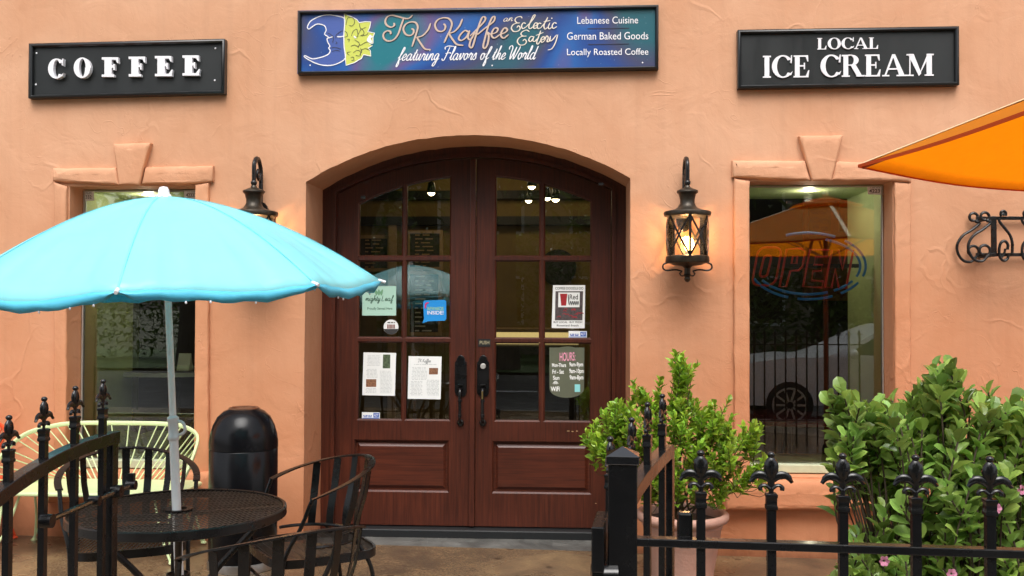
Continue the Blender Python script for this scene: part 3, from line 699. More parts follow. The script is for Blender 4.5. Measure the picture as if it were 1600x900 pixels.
# ================================================================== signs
def quad(mb, c, y0, y1=None):
    pts = [WP(px, py, y0) for px, py in c]
    return mb.prism([(p.x, p.z) for p in pts][::-1], y0, y1 if y1 is not None else y0+.0015)
def signboard(c, label, face, fw=6, base_y=-.030):
    cx = sum(p[0] for p in c)/4; cy = sum(p[1] for p in c)/4; pc = WP(cx, cy, 0)
    root = empty('wall_sign', (pc.x, 0, WP(cx, max(p[1] for p in c), 0).z), label, 'sign')
    mb = quad(MB(), c, base_y, -.001); mb.build('sign_board', face, root, smooth=0)
    ins = [(c[0][0]+fw,c[0][1]+fw),(c[1][0]-fw,c[1][1]+fw),(c[2][0]-fw,c[2][1]-fw),(c[3][0]+fw,c[3][1]-fw)]
    def P2(q, y): return [(WP(px, py, y).x, WP(px, py, y).z) for px, py in q]
    a, b = P2(c, base_y-.022), P2(ins, base_y-.022)
    f = MB(); lv = [(a, -.0005, 0), (a, base_y-.014, 0), (a, base_y-.022, .30), (a, base_y-.024, .55), (a, base_y-.018, .85), (a, base_y+.001, 1.)]
    v = []; fc = []
    for _, y, t in lv: v += [(a[i][0]+(b[i][0]-a[i][0])*t, y, a[i][1]+(b[i][1]-a[i][1])*t) for i in range(4)]
    for k in range(len(lv)-1):
        for i in range(4): j = (i+1) % 4; fc.append((k*4+i, k*4+4+i, k*4+4+j, k*4+j))
    f.add(v, fc).build('sign_frame', M['signframe'], root, smooth=40)
    return root
def screws(root, pts, y, m, r=.006):
    for px, py in pts:
        p = WP(px, py, y); MB().ball((p.x, y, p.z), r, 8, (1, .5, 1)).build('screw', m, root)
# 1 COFFEE
cs = signboard([(45,68),(351,60.5),(350,146),(44,153.5)], 'black framed board with six raised white letters reading COFFEE', M['signblack'])
ltw = [(75.5,100,'C',92,122.5),(115.5,142,'O',90.5,121.5),(159,185,'F',89.5,120),(201,227,'F',88.5,119.5),(242,270,'E',87.5,119),(285,312.5,'E',86.5,118)]
for x0, x1, c, yt, yb in ltw:
    polys, adv = glyph(c, W=.27, t=.12, s=.10 if c != 'E' else .11)
    mx = max(u for p in polys for u, v in p); mn = min(u for p in polys for u, v in p)
    polys = [[(u-mn, v) for u, v in p] for p in polys]
    glyph_mesh(polys, x0, yb, (x1-x0)/(mx-mn), yb-yt, -.056, -.031).build('raised_letter', M['white'], cs, smooth=30)
screws(cs, [(57,83),(336.5,75.5),(335.5,125.5),(56,132)], -.0305, M['white'])
# 2 centre sign with printed picture
m = bpy.data.materials.new('printed_night_sky'); m.use_nodes = True; L_ = m.node_tree.links.new; p = m.node_tree.nodes['Principled BSDF']; p.inputs['Roughness'].default_value = .35
g_ = nd(m, 'ShaderNodeNewGeometry'); n1 = nd(m, 'ShaderNodeTexNoise', Scale=1.35, Detail=1.5, Distortion=.3); L_(g_.outputs['Position'], n1.inputs['Vector'])
cr = nd(m, 'ShaderNodeValToRGB'); el = cr.color_ramp.elements; el[0].position = .36; el[0].color = (.012, .10, .13, 1); el[1].position = .66; el[1].color = (.01, .16, .20, 1)
for ps, cl in ((.43, (.05, .055, .12, 1)), (.50, (.012, .055, .24, 1)), (.55, (.015, .10, .34, 1)), (.60, (.12, .08, .22, 1))): q = el.new(ps); q.color = cl
L_(n1.outputs[0], cr.inputs[0]); n2 = nd(m, 'ShaderNodeTexNoise', Scale=60., Detail=2.); L_(g_.outputs['Position'], n2.inputs['Vector'])
st = nd(m, 'ShaderNodeMapRange'); st.inputs[1].default_value = .70; st.inputs[2].default_value = .8; st.inputs[4].default_value = .35; L_(n2.outputs[0], st.inputs[0])
mx = nd(m, 'ShaderNodeMix', data_type='RGBA'); L_(st.outputs[0], mx.inputs[0]); L_(cr.outputs[0], mx.inputs[6]); mx.inputs[7].default_value = (.4, .5, .6, 1); L_(mx.outputs[2], p.inputs['Base Color'])
ks = signboard([(465,16.5),(1029,7.5),(1029,107.5),(464.5,115.5)], 'long blue and purple printed sign with moon and sun above the doors', m, 5)
KY = -.0305
z7 = lambda pts: [(460+x/5.333, y/5.333) for x, y in pts]
z8 = lambda pts: [(740+x/5.333, y/5.333) for x, y in pts]
def flat_poly(mb, pts, y, n=4, smooth=True):
    P = catmull([(x, q, 0) for x, q in pts], n, True) if smooth else [Vector((x, q, 0)) for x, q in pts]
    v = [WP(p.x, p.y, y) for p in P]; tri = tessellate_polygon([[Vector((p.x, p.z, 0)) for p in v]]); f = []
    for t in tri:
        a, b, c = v[t[0]], v[t[1]], v[t[2]]; f.append(tuple(t) if (b-a).cross(c-a).y < 0 else tuple(t)[::-1])
    return mb.add(v, f)
moon = z7([(108,228),(118,200),(140,172),(200,140),(270,124),(340,130),(412,150),(418,200),(412,300),(415,400),(425,482),(370,525),(300,545),(220,540),(150,515),(85,476),(92,464),(150,490),(230,475),(285,450),(298,420),(285,400),(296,385),(280,355),(272,325),(283,308),(252,285),(265,250),(248,212),(190,200),(150,222),(122,242)])
sun = z7([(415,115),(470,137),(520,162),(540,188),(590,180),(637,182),(628,230),(612,262),(640,270),(668,275),(655,310),(655,360),(625,370),(650,380),(615,400),(632,420),(637,467),(575,455),(560,485),(500,522),(430,545),(425,480),(415,380),(410,300),(418,200)])
mblue = mat('printed_moon_blue', (.055, .10, .34), .4); msun = mat('printed_sun_yellow', (.56, .60, .10), .4)
flat_poly(MB(), moon, KY-.001, 3).build('moon_emblem', mblue, ks, smooth=0)
flat_poly(MB(), sun, KY-.0016, 1, False).build('sun_emblem', msun, ks, smooth=0)
mb = MB(); ribbon(mb, moon, 1.6, KY-.002, 0, False, 3, closed=True); ribbon(mb, z7([(635,290),(612,335),(640,350),(628,320),(650,300)]), 3, KY-.0035, 0)
ribbon(mb, sun[:20]+sun[20:], 1.3, KY-.0028, 0, False, 1, closed=True); ribbon(mb, z7([(278,318),(300,312),(318,306)]), 2.0, KY-.0035, .3); ribbon(mb, z7([(355,305),(385,306),(412,300)]), 2.2, KY-.0035, .3); ribbon(mb, z7([(495,300),(515,318)]), 2.4, KY-.0035, .3)
mb.build('emblem_outline', M['white'], ks, smooth=0)
mb = MB()
for st_ in ([(275,275),(300,285),(325,310),(322,340),(315,355)], [(345,320),(350,290),(385,262),(410,255)], [(300,400),(340,395),(390,408)], [(310,430),(345,418),(380,425)], [(345,345),(355,360),(340,365)],
    [(430,205),(445,150),(490,150),(500,190),(480,215),(455,210)], [(410,255),(435,270),(440,300),(415,310)], [(475,300),(490,260),(520,245),(528,300),(500,310)], [(440,330),(458,325),(452,345)], [(470,385),(500,375),(530,385),(545,370)],
    [(540,195),(555,240),(600,225)], [(530,290),(560,240),(580,280),(545,300)], [(500,330),(540,360),(530,400)], [(545,380),(600,350),(635,352)], [(490,440),(520,420),(550,430),(545,465),(510,460)], [(550,420),(590,405),(630,420)], [(470,480),(490,475),(495,500),(475,505)], [(560,300),(600,290),(615,275)], [(455,460),(440,440),(470,430)], [(545,455),(560,430),(550,400)]):
    ribbon(mb, z7(st_), .95, KY-.0030, .3)
mb.build('emblem_linework', M['ink'], ks, smooth=0)
tan_ = mat('printed_tan_lettering', (.56, .42, .34), .45); shd = mat('printed_letter_edge', (.02, .02, .05), .5)
TK = [z7(q) for q in ([(828,190),(832,212),(805,226),(770,210),(757,175),(775,140),(810,127),(860,137),(915,152),(955,152),(985,125)],
    [(912,150),(890,210),(866,280),(830,328),(785,342),(748,322),(742,285),(768,258),(798,262),(803,285)],
    [(975,238),(993,250),(990,278),(962,296),(925,282),(908,240),(930,200),(975,182),(1012,190),(1028,225),(1015,280),(980,388)], [(1135,193),(1112,250),(1065,298),(1012,312)], [(1018,308),(1055,365),(1090,408),(1137,412)],
    [(1242,198),(1258,215),(1252,245),(1225,262),(1188,250),(1172,205),(1195,165),(1245,148),(1290,157),(1312,195),(1300,245),(1275,295),(1248,355)], [(1400,158),(1375,215),(1332,262),(1278,280)], [(1285,276),(1320,330),(1355,370),(1408,377)],
    [(1450,265),(1420,255),(1382,290),(1370,325),(1395,336),(1435,305),(1458,258),(1446,310),(1462,330),(1492,305)])]
TK += [z8(q) for q in ([(-30,300),(50,222),(97,165),(90,140),(68,152),(35,240),(5,345),(-8,385),(-20,398),(-35,380),(-22,330),(0,290),(10,275),(40,285)], [(30,290),(95,235),(165,180),(176,142),(155,146),(120,225),(92,330),(80,385),(95,402),(116,368),(126,300),(108,268),(142,286)],
    [(140,286),(188,270),(202,242),(180,232),(155,262),(150,298),(175,316),(218,288)], [(214,290),(263,270),(281,247),(260,232),(235,262),(228,298),(252,316),(292,288)])]
mb = MB(); [ribbon(mb, [(x+.8, y_+.8) for x, y_ in q], 3.3, KY-.001, .45) for q in TK]; mb.build('letter_shadow_print', shd, ks, smooth=0)
mb = MB(); [ribbon(mb, q, 3.0, KY-.0026-.0002*k, .45) for k, q in enumerate(TK)]; mb.build('lettering', tan_, ks, smooth=0)
EE = [z8(q) for q in ([(405,152),(392,138),(360,145),(345,168),(362,190),(386,190)], [(366,190),(330,205),(315,235),(335,262),(375,256),(388,232),(374,215),(360,230)], [(465,264),(440,250),(405,265),(395,285),(412,300),(442,300)], [(415,300),(380,315),(365,345),(385,374),(425,370),(440,345),(425,328),(410,342)],
    [(435,197),(415,190),(400,215),(410,238),(438,224)], [(435,226),(480,180),(512,132),(500,128),(470,190),(460,228),(475,238),(498,220)], [(494,222),(525,210),(531,195),(515,191),(500,215),(506,237),(534,226)], [(565,198),(545,193),(530,218),(540,238),(568,226)], [(562,228),(600,182),(618,142)], [(604,165),(586,215),(596,242),(618,226)], [(582,182),(640,170)], [(636,190),(622,225),(632,240),(655,222)], [(650,148),(654,156)], [(692,196),(672,189),(655,214),(665,237),(695,220)],
    [(500,307),(475,305),(460,333),(475,346),(500,315)], [(504,302),(494,338),(512,344),(528,322)], [(560,255),(540,310),(526,352),(536,368),(558,338)], [(518,296),(582,270)], [(555,340),(585,325),(591,311),(575,307),(560,335),(570,353),(592,338)], [(590,340),(608,300),(622,315),(612,344),(628,345),(642,318)], [(642,300),(632,335),(652,336),(692,290)], [(702,288),(682,355),(652,405),(618,416)])]
mb = MB(); [ribbon(mb, q, 1.9, KY-.002-.0002*k, .4) for k, q in enumerate(EE)]
mb.build('lettering', bpy.data.materials.get('printed_cream_lettering') or mat('printed_cream_lettering', (.74, .66, .56), .45), ks, smooth=0)
mb = MB(); cursive(mb, 'an', 786, 33.6, 801, 32.6, 5.2, 1.2, KY-.002); mb.build('lettering', bpy.data.materials['printed_cream_lettering'], ks, smooth=0)
mb = MB(); cursive(mb, 'featuring Flavors of the World', 621, 94.5, 836, 92.3, 10.2, 1.75, KY-.002, .3)
mb.build('lettering', M['white'], ks, smooth=0)
for b, q in (('Lebanese Cuisine', (902,26.3,997,37.3)), ('German Baked Goods', (886,50.6,1013,62.2)), ('Locally Roasted Coffee', (886,76.2,1013,89.5))): mb = MB(); fit_text(mb, b, *q, KY-.002, rise=-.8, bold=0); mb.build('lettering', M['white'], ks, smooth=0)
mb = MB(); quad(mb, [(918,44.2),(983,43.4),(983,44.4),(918,45.2)], KY-.0016); quad(mb, [(919,68.8),(983,68),(983,69),(919,69.8)], KY-.0016); mb.build('divider_line', shd, ks, smooth=0)
screws(ks, [(484.5,20.5),(484.5,102),(730,16.5),(769,102.5),(1005,12.5),(1004,98)], KY, M['white'], .005)
# 3 LOCAL ICE CREAM
isg = signboard([(1153,46.5),(1498.5,40.8),(1499,132.5),(1153.5,138)], 'black framed board with flat white serif lettering LOCAL ICE CREAM', M['signblack'])
def serif_line(body, x0, x1, yt, yb, rise):
    adv = 0; gl = []
    for c in body:
        if c == ' ': adv += .38; continue
        ps, a = glyph(c, W=.20 if c != 'M' else .2, t=.065); gl.append((ps, adv)); adv += a+.035
    w = (x1-x0)/(adv-.035); 
    for ps, a in gl:
        xx = x0+a*w
        glyph_mesh(ps, xx, yb+rise*(xx-x0), w, yb-yt, -.034, -.0305, rise, xx).build('letter', M['white'], isg, smooth=0)
serif_line('LOCAL', 1277, 1373, 59.5, 77.3, -.012); serif_line('ICE CREAM', 1192, 1459, 87.2, 121.6, -.012)

# ================================================================== papers and stickers on the glass (inside face, or outside for the permit tags)
PY = GLY-.0012
def sheet_thing(name, c, label, cat, m, y=PY, extra=(), group=None):
    mb = quad(MB(), c, y, y+.001); pts = mb.v; x = sum(p.x for p in pts)/len(pts); z = min(p.z for p in pts)
    root = empty(name, (x, y, z), label, cat, group); mb.build('sheet', m, root, smooth=0)
    for nm, fn, mm in extra:
        e = MB(); fn(e); e.build(nm, mm, root, smooth=0)
    return root
y1 = PY-.0007; y2 = PY-.0014
def lines(mb, x0, x1, ys, y, h=1.0, seed=1, gap=.25):
    r = random.Random(seed)
    for py in ys:
        x = x0+r.random()*2
        while x < x1-1:
            w = 1.5+r.random()*5; quad(mb, [(x,py-h/2),(min(x+w,x1),py-h/2),(min(x+w,x1),py+h/2),(x,py+h/2)], y, y+.0004); x += w+1.2
frange = lambda a, b, s: [a+s*i for i in range(int((b-a)/s)+1)]
col = lambda n, c, v=0., s=40: mat(n, c, .5, var=v, vs=s)
mint = col('mint_sheet', (.42, .66, .54))
sheet_thing('tea_poster', [(566,447),(619,447),(619,493),(566,493)], 'pale mint green poster on the upper part of the left door glass', 'poster', mint, extra=[
    ('lettering', lambda e: (cursive(e, 'mighty', 571, 470, 594, 470, 4.2, 1.0, y1, .1, .2), cursive(e, 'Leaf', 596, 470, 614, 470, 4.2, 1.0, y1, .1, .2), fit_text(e, 'Proudly Served Here', 574, 480, 613, 485, y1)), col('green_ink', (.05, .12, .08))),
    ('leaf_emblem', lambda e: [flat_poly(e, [(592+dx,462),(592+dx-2.2,457),(592+dx+s*2,452),(592+dx+2.2,457)], y1-.0003*k) for k, (dx, s) in enumerate(((-4,-1),(0,0),(4,1)))], col('leaf_green_ink', (.16, .36, .2)))])
bub = [(663,469.5),(695,468.5),(697,471),(697.5,498),(695,501),(669,502),(660,505),(662.5,498),(661,472)]
def rewards(e): pass
rs = empty('rewards_sticker', WP(679, 505, PY), 'bright blue speech bubble sticker reading REWARDS INSIDE', 'sticker')
e = MB(); e.prism([(WP(x, y_, PY).x, WP(x, y_, PY).z) for x, y_ in bub][::-1], PY, PY+.001); e.build('sheet', col('sticker_blue', (.01, .26, .68)), rs, smooth=0)
e = MB(); fit_text(e, 'REWARDS', 668, 479.5, 693, 485, y1); e.build('lettering', col('lime_ink', (.35, .6, .25)), rs, smooth=0)
e = MB(); fit_text(e, 'INSIDE!', 667.5, 485.8, 693, 491.5, y1); e.build('lettering', M['white'], rs, smooth=0)
e = MB(); ribbon(e, [(664.5,482),(665.5,475),(670,472.5)], 2.6, y1, .2); e.build('ribbon_mark', col('magenta_ink', (.6, .03, .16)), rs, smooth=0)
def disc_pts(cx, cy, r, a0=0, a1=360, n=28): return [(cx+r*math.cos(R(a0+(a1-a0)*i/n)), cy-r*math.sin(R(a0+(a1-a0)*i/n))) for i in range(n+(a1-a0 < 360))]
rd = empty('round_sticker', WP(611, 523, PY), 'round white and black sticker under the mint poster', 'sticker')
e = MB(); e.prism([(WP(x, y_, PY).x, WP(x, y_, PY).z) for x, y_ in disc_pts(611, 511, 11.7)], PY, PY+.001); e.build('sheet', M['paper'], rd, smooth=0)
e = MB(); flat_poly(e, disc_pts(611, 511, 11.5, 195, 345, 16), y1, 1, False); lines(e, 605, 617, [504], y1-.0002, 1.6, 3); quad(e, [(604.5,514),(617.5,514),(617.5,515.5),(604.5,515.5)], y1-.0002); e.build('print', M['ink'], rd, smooth=0)
e = MB()
for k in range(6): quad(e, [(605+k*2.1,507),(606.5+k*2.1,507),(606.5+k*2.1,513.5),(605+k*2.1,513.5)], y1)
e.build('print', col('maroon_ink', (.18, .04, .03)), rd, smooth=0)
food = mat('printed_food_photo', (.22, .10, .05), .5, var=.8, vs=120); gph = mat('printed_garden_photo', (.07, .10, .05), .5, var=.9, vs=70)
sheet_thing('menu_sheet', [(568,550.5),(619,551.5),(617,618.5),(566,617.5)], 'white menu paper with a dark photo in its upper right corner', 'menu', M['paper'], extra=[
    ('photo', lambda e: quad(e, [(598.5,554),(609.8,554),(609.5,575.5),(598,575.5)], y1), gph), ('photo', lambda e: quad(e, [(572,592.5),(588,592.5),(587.8,604.5),(571.8,604.5)], y1), food),
    ('printed_text', lambda e: (lines(e, 573, 594, frange(556,572,2.1), y1, .7, 5), lines(e, 572, 590, frange(577,590,2.1), y1, .7, 6), lines(e, 593, 612, frange(580,614,2.1), y1, .7, 7), lines(e, 571, 588, frange(607,614,2.1), y1, .7, 8)), col('pale_grey_ink', (.46, .49, .48)))])
sheet_thing('menu_sheet', [(638.5,556.5),(690,557),(688.5,624),(637,623)], 'white menu paper with a script heading on the right pane of the left door', 'menu', M['paper'], extra=[
    ('photo', lambda e: quad(e, [(670.5,575),(684.5,575),(684.2,585),(670.2,585)], y1), food),
    ('lettering', lambda e: cursive(e, 'TK Kaffee'.replace('K', 'K'), 653, 566, 673, 566, 2.6, .7, y1, .15, .2), M['inkgrey']),
    ('printed_text', lambda e: (lines(e, 645, 682, [569.5], y1, .7, 15), lines(e, 643, 667, frange(574,593,2.1), y1, .7, 9), lines(e, 641, 660, frange(596,619,2.1), y1, .7, 10), lines(e, 666, 686, frange(594,619,2.1), y1, .7, 11)), col('light_grey_ink', (.46, .49, .48)))])
adtblue = col('badge_blue', (.02, .10, .42))
def badge(x, y_, w, h, label):
    sheet_thing('security_sticker', [(x,y_),(x+w,y_+.5),(x+w,y_+h),(x,y_+h)], label, 'sticker', M['paper'], extra=[
        ('badge', lambda e: quad(e, [(x+w*.64,y_+h*.14),(x+w*.96,y_+h*.14),(x+w*.96,y_+h*.8),(x+w*.64,y_+h*.8)], y1), adtblue),
        ('lettering', lambda e: fit_text(e, 'ADT', x+w*.67, y_+h*.26, x+w*.93, y_+h*.66, y2), M['white']),
        ('printed_text', lambda e: (lines(e, x+w*.06, x+w*.6, [y_+h*.5, y_+h*.7], y1, h*.13, 4), quad(e, [(x+w*.03,y_+h*.86),(x+w*.97,y_+h*.86),(x+w*.97,y_+h*.95),(x+w*.03,y_+h*.95)], y1)), adtblue)])
badge(565.5, 644, 28, 10.5, 'small white and blue security sticker at the bottom left of the left door glass')
badge(888.5, 517, 28.5, 10.5, 'small white and blue security sticker under the black and red poster')
def poster():
    pr = mat('printed_dark_red_pattern', (.075, .06, .06), .5, var=.6, vs=45)
    c = sheet_thing('poster', [(864,445.5),(914.5,445.5),(913.5,513),(862,512.5)], 'white edged poster with black and red print on the right door', 'poster', M['paper'], extra=[
        ('picture', lambda e: quad(e, [(868,455),(911,455),(910,500.5),(867,500.5)], y1), pr),
        ('panel', lambda e: quad(e, [(872.5,457),(906,457),(905.5,480),(872,480)], y2), M['paper']),
        ('lettering', lambda e: (fit_text(e, 'COFFEE·DOODLE·DO', 867.5, 448.5, 911.5, 452.5, y1), fit_text(e, 'BUY LOCAL · BUY FRESH', 865, 501.8, 909.5, 504.8, y1), fit_text(e, 'Roasted fresh', 870, 507, 904, 510, y1)), M['ink'])])
    y3 = y2-.0007
    e = MB(); flat_poly(e, [(875,459),(886.5,459),(884.5,477.5),(877,477.5)], y3, 1, False); e.build('cup_picture', col('poster_red', (.33, .015, .02)), c, smooth=0)
    e = MB(); ribbon(e, [(888,460),(889,476)], 1.6, y3, 0); fit_text(e, 'Red', 890, 460, 903, 468, y3); 
    for k in range(5): ribbon(e, [(890+k*2.9,477),(891.5+k*2.9,470.5),(892.5+k*2.9,476)], 1.1, y3-.0003*k, .3)
    e.build('print', M['ink'], c, smooth=0)
    e = MB(); rr = random.Random(3)
    for k in range(16):
        x, q = 870+rr.random()*36, 483+rr.random()*15; ribbon(e, [(x,q),(x+3,q-1.5),(x+6,q)], 1.6, y2-.0001*k, .4)
    e.build('red_streaks', col('poster_red_streak', (.30, .03, .04)), c, smooth=0)
poster()
hb = empty('hours_board', WP(886, 621, PY), 'grey green opening hours board with handwritten white lettering', 'sign')
outl = [(858.5,543),(873,543)]+[(x, 543-1.8*math.sin(math.pi*(x-873)/26)) for x in (879,886,893)]+[(899,543),(913,543),(912.5,607)]+[(885.5+27*math.cos(R(a)), 607+14.5*math.sin(R(a))) for a in range(15, 180, 15)]+[(858.5,607)]
e = MB(); e.prism([(WP(x, y_, GLY).x, WP(x, y_, GLY).z) for x, y_ in outl][::-1], GLY-.006, GLY-.002)
e.build('board', mat('translucent_grey_acrylic', (.115, .125, .085), .35, var=.15), hb, smooth=0)
hy = GLY-.0066
e = MB(); fit_text(e, 'HOURS:', 874.5, 551, 899, 564.5, hy, rise=-1); e.build('lettering', M['pink'], hb, smooth=0)
e = MB(); 
for b, q in (('Mon-Thurs', (862.5,567.5,884.5,573.5)), ('9am-9pm', (889.5,566,911,574.5)), ('Fri - Sat', (863,577.5,881,584)), ('9am-10pm', (889.5,576,912,585)), ('Sun', (864,587,874,593.5)), ('9am-8pm', (890,586,911.5,595)), ('WiFi', (860.5,604,874.5,611.5))): fit_text(e, b, *q, hy, bold=.022)
for r_ in (1.5, 3., 4.5): ribbon(e, [(868-r_,601-r_*.3),(868,600-r_),(868+r_,601-r_*.3)], .8, hy, 0)
e.build('lettering', M['chalkwhite'], hb, smooth=0)
e = MB(); quad(e, [(898,600.5),(906.5,600.5),(906.5,612.5),(898,612.5)], hy, hy+.0004); e.build('card_picture', col('turquoise_card', (.25, .62, .62)), hb, smooth=0)
e = MB(); fit_text(e, 'PUSH', 749.5, 532.5, 764.5, 538, LY-.0046); e.build('lettering', col('dull_gold', (.34, .30, .18)), dr, smooth=0)
e = MB(); rq = random.Random(6)
for x, q, w in ((886,673,4),(893,673.5,3),(900,673,3),(842,535,2),(930,786,2)): quad(e, [(x,q),(x+w,q+.2),(x+w,q+1.1),(x,q+.9)], LY-.0015, LY-.0005)
e.build('paint_scratch', M['tan'], dr, smooth=0)
# permit tags on the display windows
M['permit'] = mat('bright_card', (.90, .90, .92), .5)
def permit(c, num, label):
    yy = GY-.0015; xs = [p[0] for p in c]; ys = [p[1] for p in c]; x0, x1, t, b = min(xs), max(xs), min(ys), max(ys)
    sheet_thing('permit_tag', c, label, 'tag', M['permit'], y=yy, extra=[
        ('lettering', lambda e: fit_text(e, num, x0+3.2, t+(b-t)*.38, x1-4, t+(b-t)*.76, yy-.0006), M['ink']),
        ('printed_text', lambda e: (lines(e, x0+4, x1-4, [t+(b-t)*.12, t+(b-t)*.24], yy-.0006, .9, 3), lines(e, x0+3, x0+10, [b-1.6], yy-.0006, .6, 5)), M['inkgrey'])])
permit([(124,300),(146.5,299.5),(147,313.5),(124,314)], '42332', 'white permit tag numbered 42332 in the top left corner of the left window')
permit([(287.5,297),(310,296.5),(310,311),(287.5,311)], '42333', 'white permit tag numbered 42333 in the top right corner of the left window')
permit([(1355,290),(1382,290),(1382,304.5),(1356,303.5)], '42231', 'white permit tag numbered 42231 on the right window')
# ================================================================== wall lanterns
bulbglow = mat('lit_bulb', (1, .8, .5), .4, emit=(1, .62, .25), es=14)
def lantern(px, label):
    y = -.165; c = WP(px, 372, y); cx = c.x; z = lambda py: WP(px, py, y).z; k = (WP(px+10, 372, y).x-c.x)/10
    root = empty('wall_lantern', (cx, y, z(439)), label, 'wall lamp', 'wall lanterns beside the doors')
    B = M['bronze']; I = M['iron']; C = (cx, y, 0)
    L = lambda prof, n=28: MB().lathe([(r*k, z(py)) for r, py in prof][::-1], n, C)
    L([(0,286),(3,288),(5,293),(16.5,298),(17,300.5),(13.5,304),(11.5,312),(11.5,318),(15,324),(20,327),(36.5,331),(37.5,334),(36,338),(31,339),(0,339)]).build('roof_cap', B, root, smooth=40)
    g = MB().lathe([(31.5*k, z(401)), (31.5*k, z(338))], 32, C); g.f = g.f[:32]; g.build('glass_cylinder', M['seeded'], root)
    L([(32,399.5),(34,401),(34.5,409),(33,411),(29,411),(22,414),(8,416),(5,419),(5,428),(7,430),(4,433),(5.5,436),(3,440),(0,441)]).build('base_ring', B, root, smooth=40)
    s = MB()
    for a in range(0, 360, 60):
        P = lambda t, q: (cx+33*k*math.cos(R(a+t)), y+33*k*math.sin(R(a+t)), z(q))
        for sg in (1, -1):
            pts = [P(sg*(-30+60*i/8), 338+62*i/8) for i in range(9)]
            s.sweep(pts, [(-.0015,-.006),(.0015,-.006),(.0015,.006),(-.0015,.006)], ref=lambda i, a=a, sg=sg: (math.cos(R(a+sg*(-30+60*i/8))), math.sin(R(a+sg*(-30+60*i/8))), 0))
    for a in (270, 30, 150):
        q = (cx+33*k*math.cos(R(a)), y+33*k*math.sin(R(a))); s.bar([(*q, z(400)), (*q, z(338))], .006, .014, ref=(math.cos(R(a)), math.sin(R(a)), 0))
    s.build('lattice_strap', I, root, smooth=30)
    s = MB()
    for sg in (-1, 1):
        s.tube(catmull([(cx+sg*x*k, y, z(q)) for x, q in ((30,410),(37,413),(38,419),(32,422.5),(18,421.5),(8,424))], 5), .0052, 8)
        s.tube(catmull([(cx+sg*x*k, y, z(q)) for x, q in ((4,430),(9,431),(12,427),(9,426))], 4), .004, 6)
    s.build('scroll_foot', I, root)
    s = MB(); zt, zn = z(245), z(287); r = .075
    pts = [(cx, y, zn+.0), (cx, y, zt-.06), (cx, y+.012, zt-.028), (cx, y+.045, zt-.004), (cx, y+.085, zt-.006), (cx, y+.125, zt-.05), (cx, y+.135, zt-.11), (cx, -.03, z(318)), (cx, -.02, z(325))]
    s.tube(catmull(pts, 6), .0135, 10)
    s.tube(catmull([(cx, y+.128, zt-.09), (cx, y+.09, zt-.13), (cx, y+.06, zt-.10), (cx, y+.075, zt-.07), (cx, y+.09, zt-.085)], 6), .009, 8)
    s.ball((cx, y, zn+.005), .02, 10)
    s.build('gooseneck', I, root)
    MB().sweep([(cx, -.022, z(335)), (cx, -.0005, z(335))], [(.058*math.cos(j*.393)*(1.6 if abs(math.cos(j*.393)) > .5 else 1.2), .05*math.sin(j*.393)) for j in range(16)], ref=(0, 0, 1)).build('wall_plate', I, root, smooth=40)
    MB().ball((cx+.01, y, z(382)), .030, 12, (1, 1, 1.5)).build('bulb', bulbglow, root)
    MB().lathe([(.014, z(412)), (.014, z(393))], 12, C).build('lamp_holder', M['white'], root)
    l = bpy.data.lights.new('lantern_lamp', 'POINT'); l.energy = 4.0; l.color = (1, .58, .26); l.shadow_soft_size = .03
    o = bpy.data.objects.new('lantern_lamp', l); S.collection.objects.link(o); o.parent = root; o.location = (.01, 0, z(372)-z(439))
lantern(1074, 'lit bronze lattice wall lantern between the doors and the right window')
lantern(396, 'bronze wall lantern half hidden behind the blue umbrella')

# ================================================================== scroll iron window box bracket on the right
sb = empty('scroll_bracket', (WP(1560, 370, 0).x, 0, WP(1560, 410, 0).z), 'black wrought iron scroll bracket on the wall at the right edge', 'bracket')
zb = lambda q, y: [WP(1460+a/7.5, 310+b/7.5, y) for a, b in q]
ring_ = lambda cx, cy, r, a0, a1, n=14: [(cx+r*math.cos(R(a0+(a1-a0)*i/n))*(1-.35*i/n), cy+r*math.sin(R(a0+(a1-a0)*i/n))*(1-.35*i/n)) for i in range(n+1)]
S1 = ring_(455,222,58,60,-290)[::-1]+[(530,290),(440,368),(330,440),(268,540),(275,640),(340,728),(430,742)]+ring_(450,620,75,60,-250)
def scroll(q, y, r=.0085):
    s = MB(); s.tube(catmull(zb(q, y), 4), r, 8); s.build('scroll', M['iron'], sb)
scroll(S1, -.035); S2 = [(a+132-.0*a, b-8) for a, b in S1]; scroll(S2, -.20)
s = MB()
for a, b, y in ((341, 341, -.20), (398, 398, -.20), (341, 341, -.035), (398, 398, -.035)):
    p, q = WP(1545 if y < -.1 else 1525, a, y), WP(1760, b, y); s.bar([p, (q.x, p.y, p.z)], .020, .016, ref=(0, 0, 1))
for px in (1552.5, 1700):
    p, q = WP(px, 338, -.20), WP(px, 401, -.20); s.bar([p, (p.x, p.y, q.z)], .014, .030, ref=(0, 1, 0))
    for zz in (p.z-.008, q.z+.008): s.bar([(p.x, -.20, zz), (p.x, -.002, zz)], .018, .016, ref=(0, 0, 1))
s.build('rail', M['iron'], sb, smooth=0, bevel=.002)
for k in range(5):
    x = 800+270*k; y = -.205
    q = [(x+6,205),(x-20,190),(x-35,215),(x-30,165),(x,148),(x+40,160),(x+38,200)]
    scroll([(x+10,200),(x+18,185),(x,178),(x-22,200),(x-20,160),(x+8,146),(x+38,165),(x+36,205)], -.215, .0075)
    scroll([(x-40,230),(x-38,270),(x+20,345),(x+85,430),(x+112,520),(x+112,640)], -.215, .0085)
    scroll([(x+55,600),(x+60,540),(x+25,500),(x-20,520),(x-42,600),(x-30,690),(x+15,730),(x+60,700),(x+68,640)], -.215, .0085)
    scroll([(x-10,690),(x+20,640),(x+30,590)], -.215, .007)

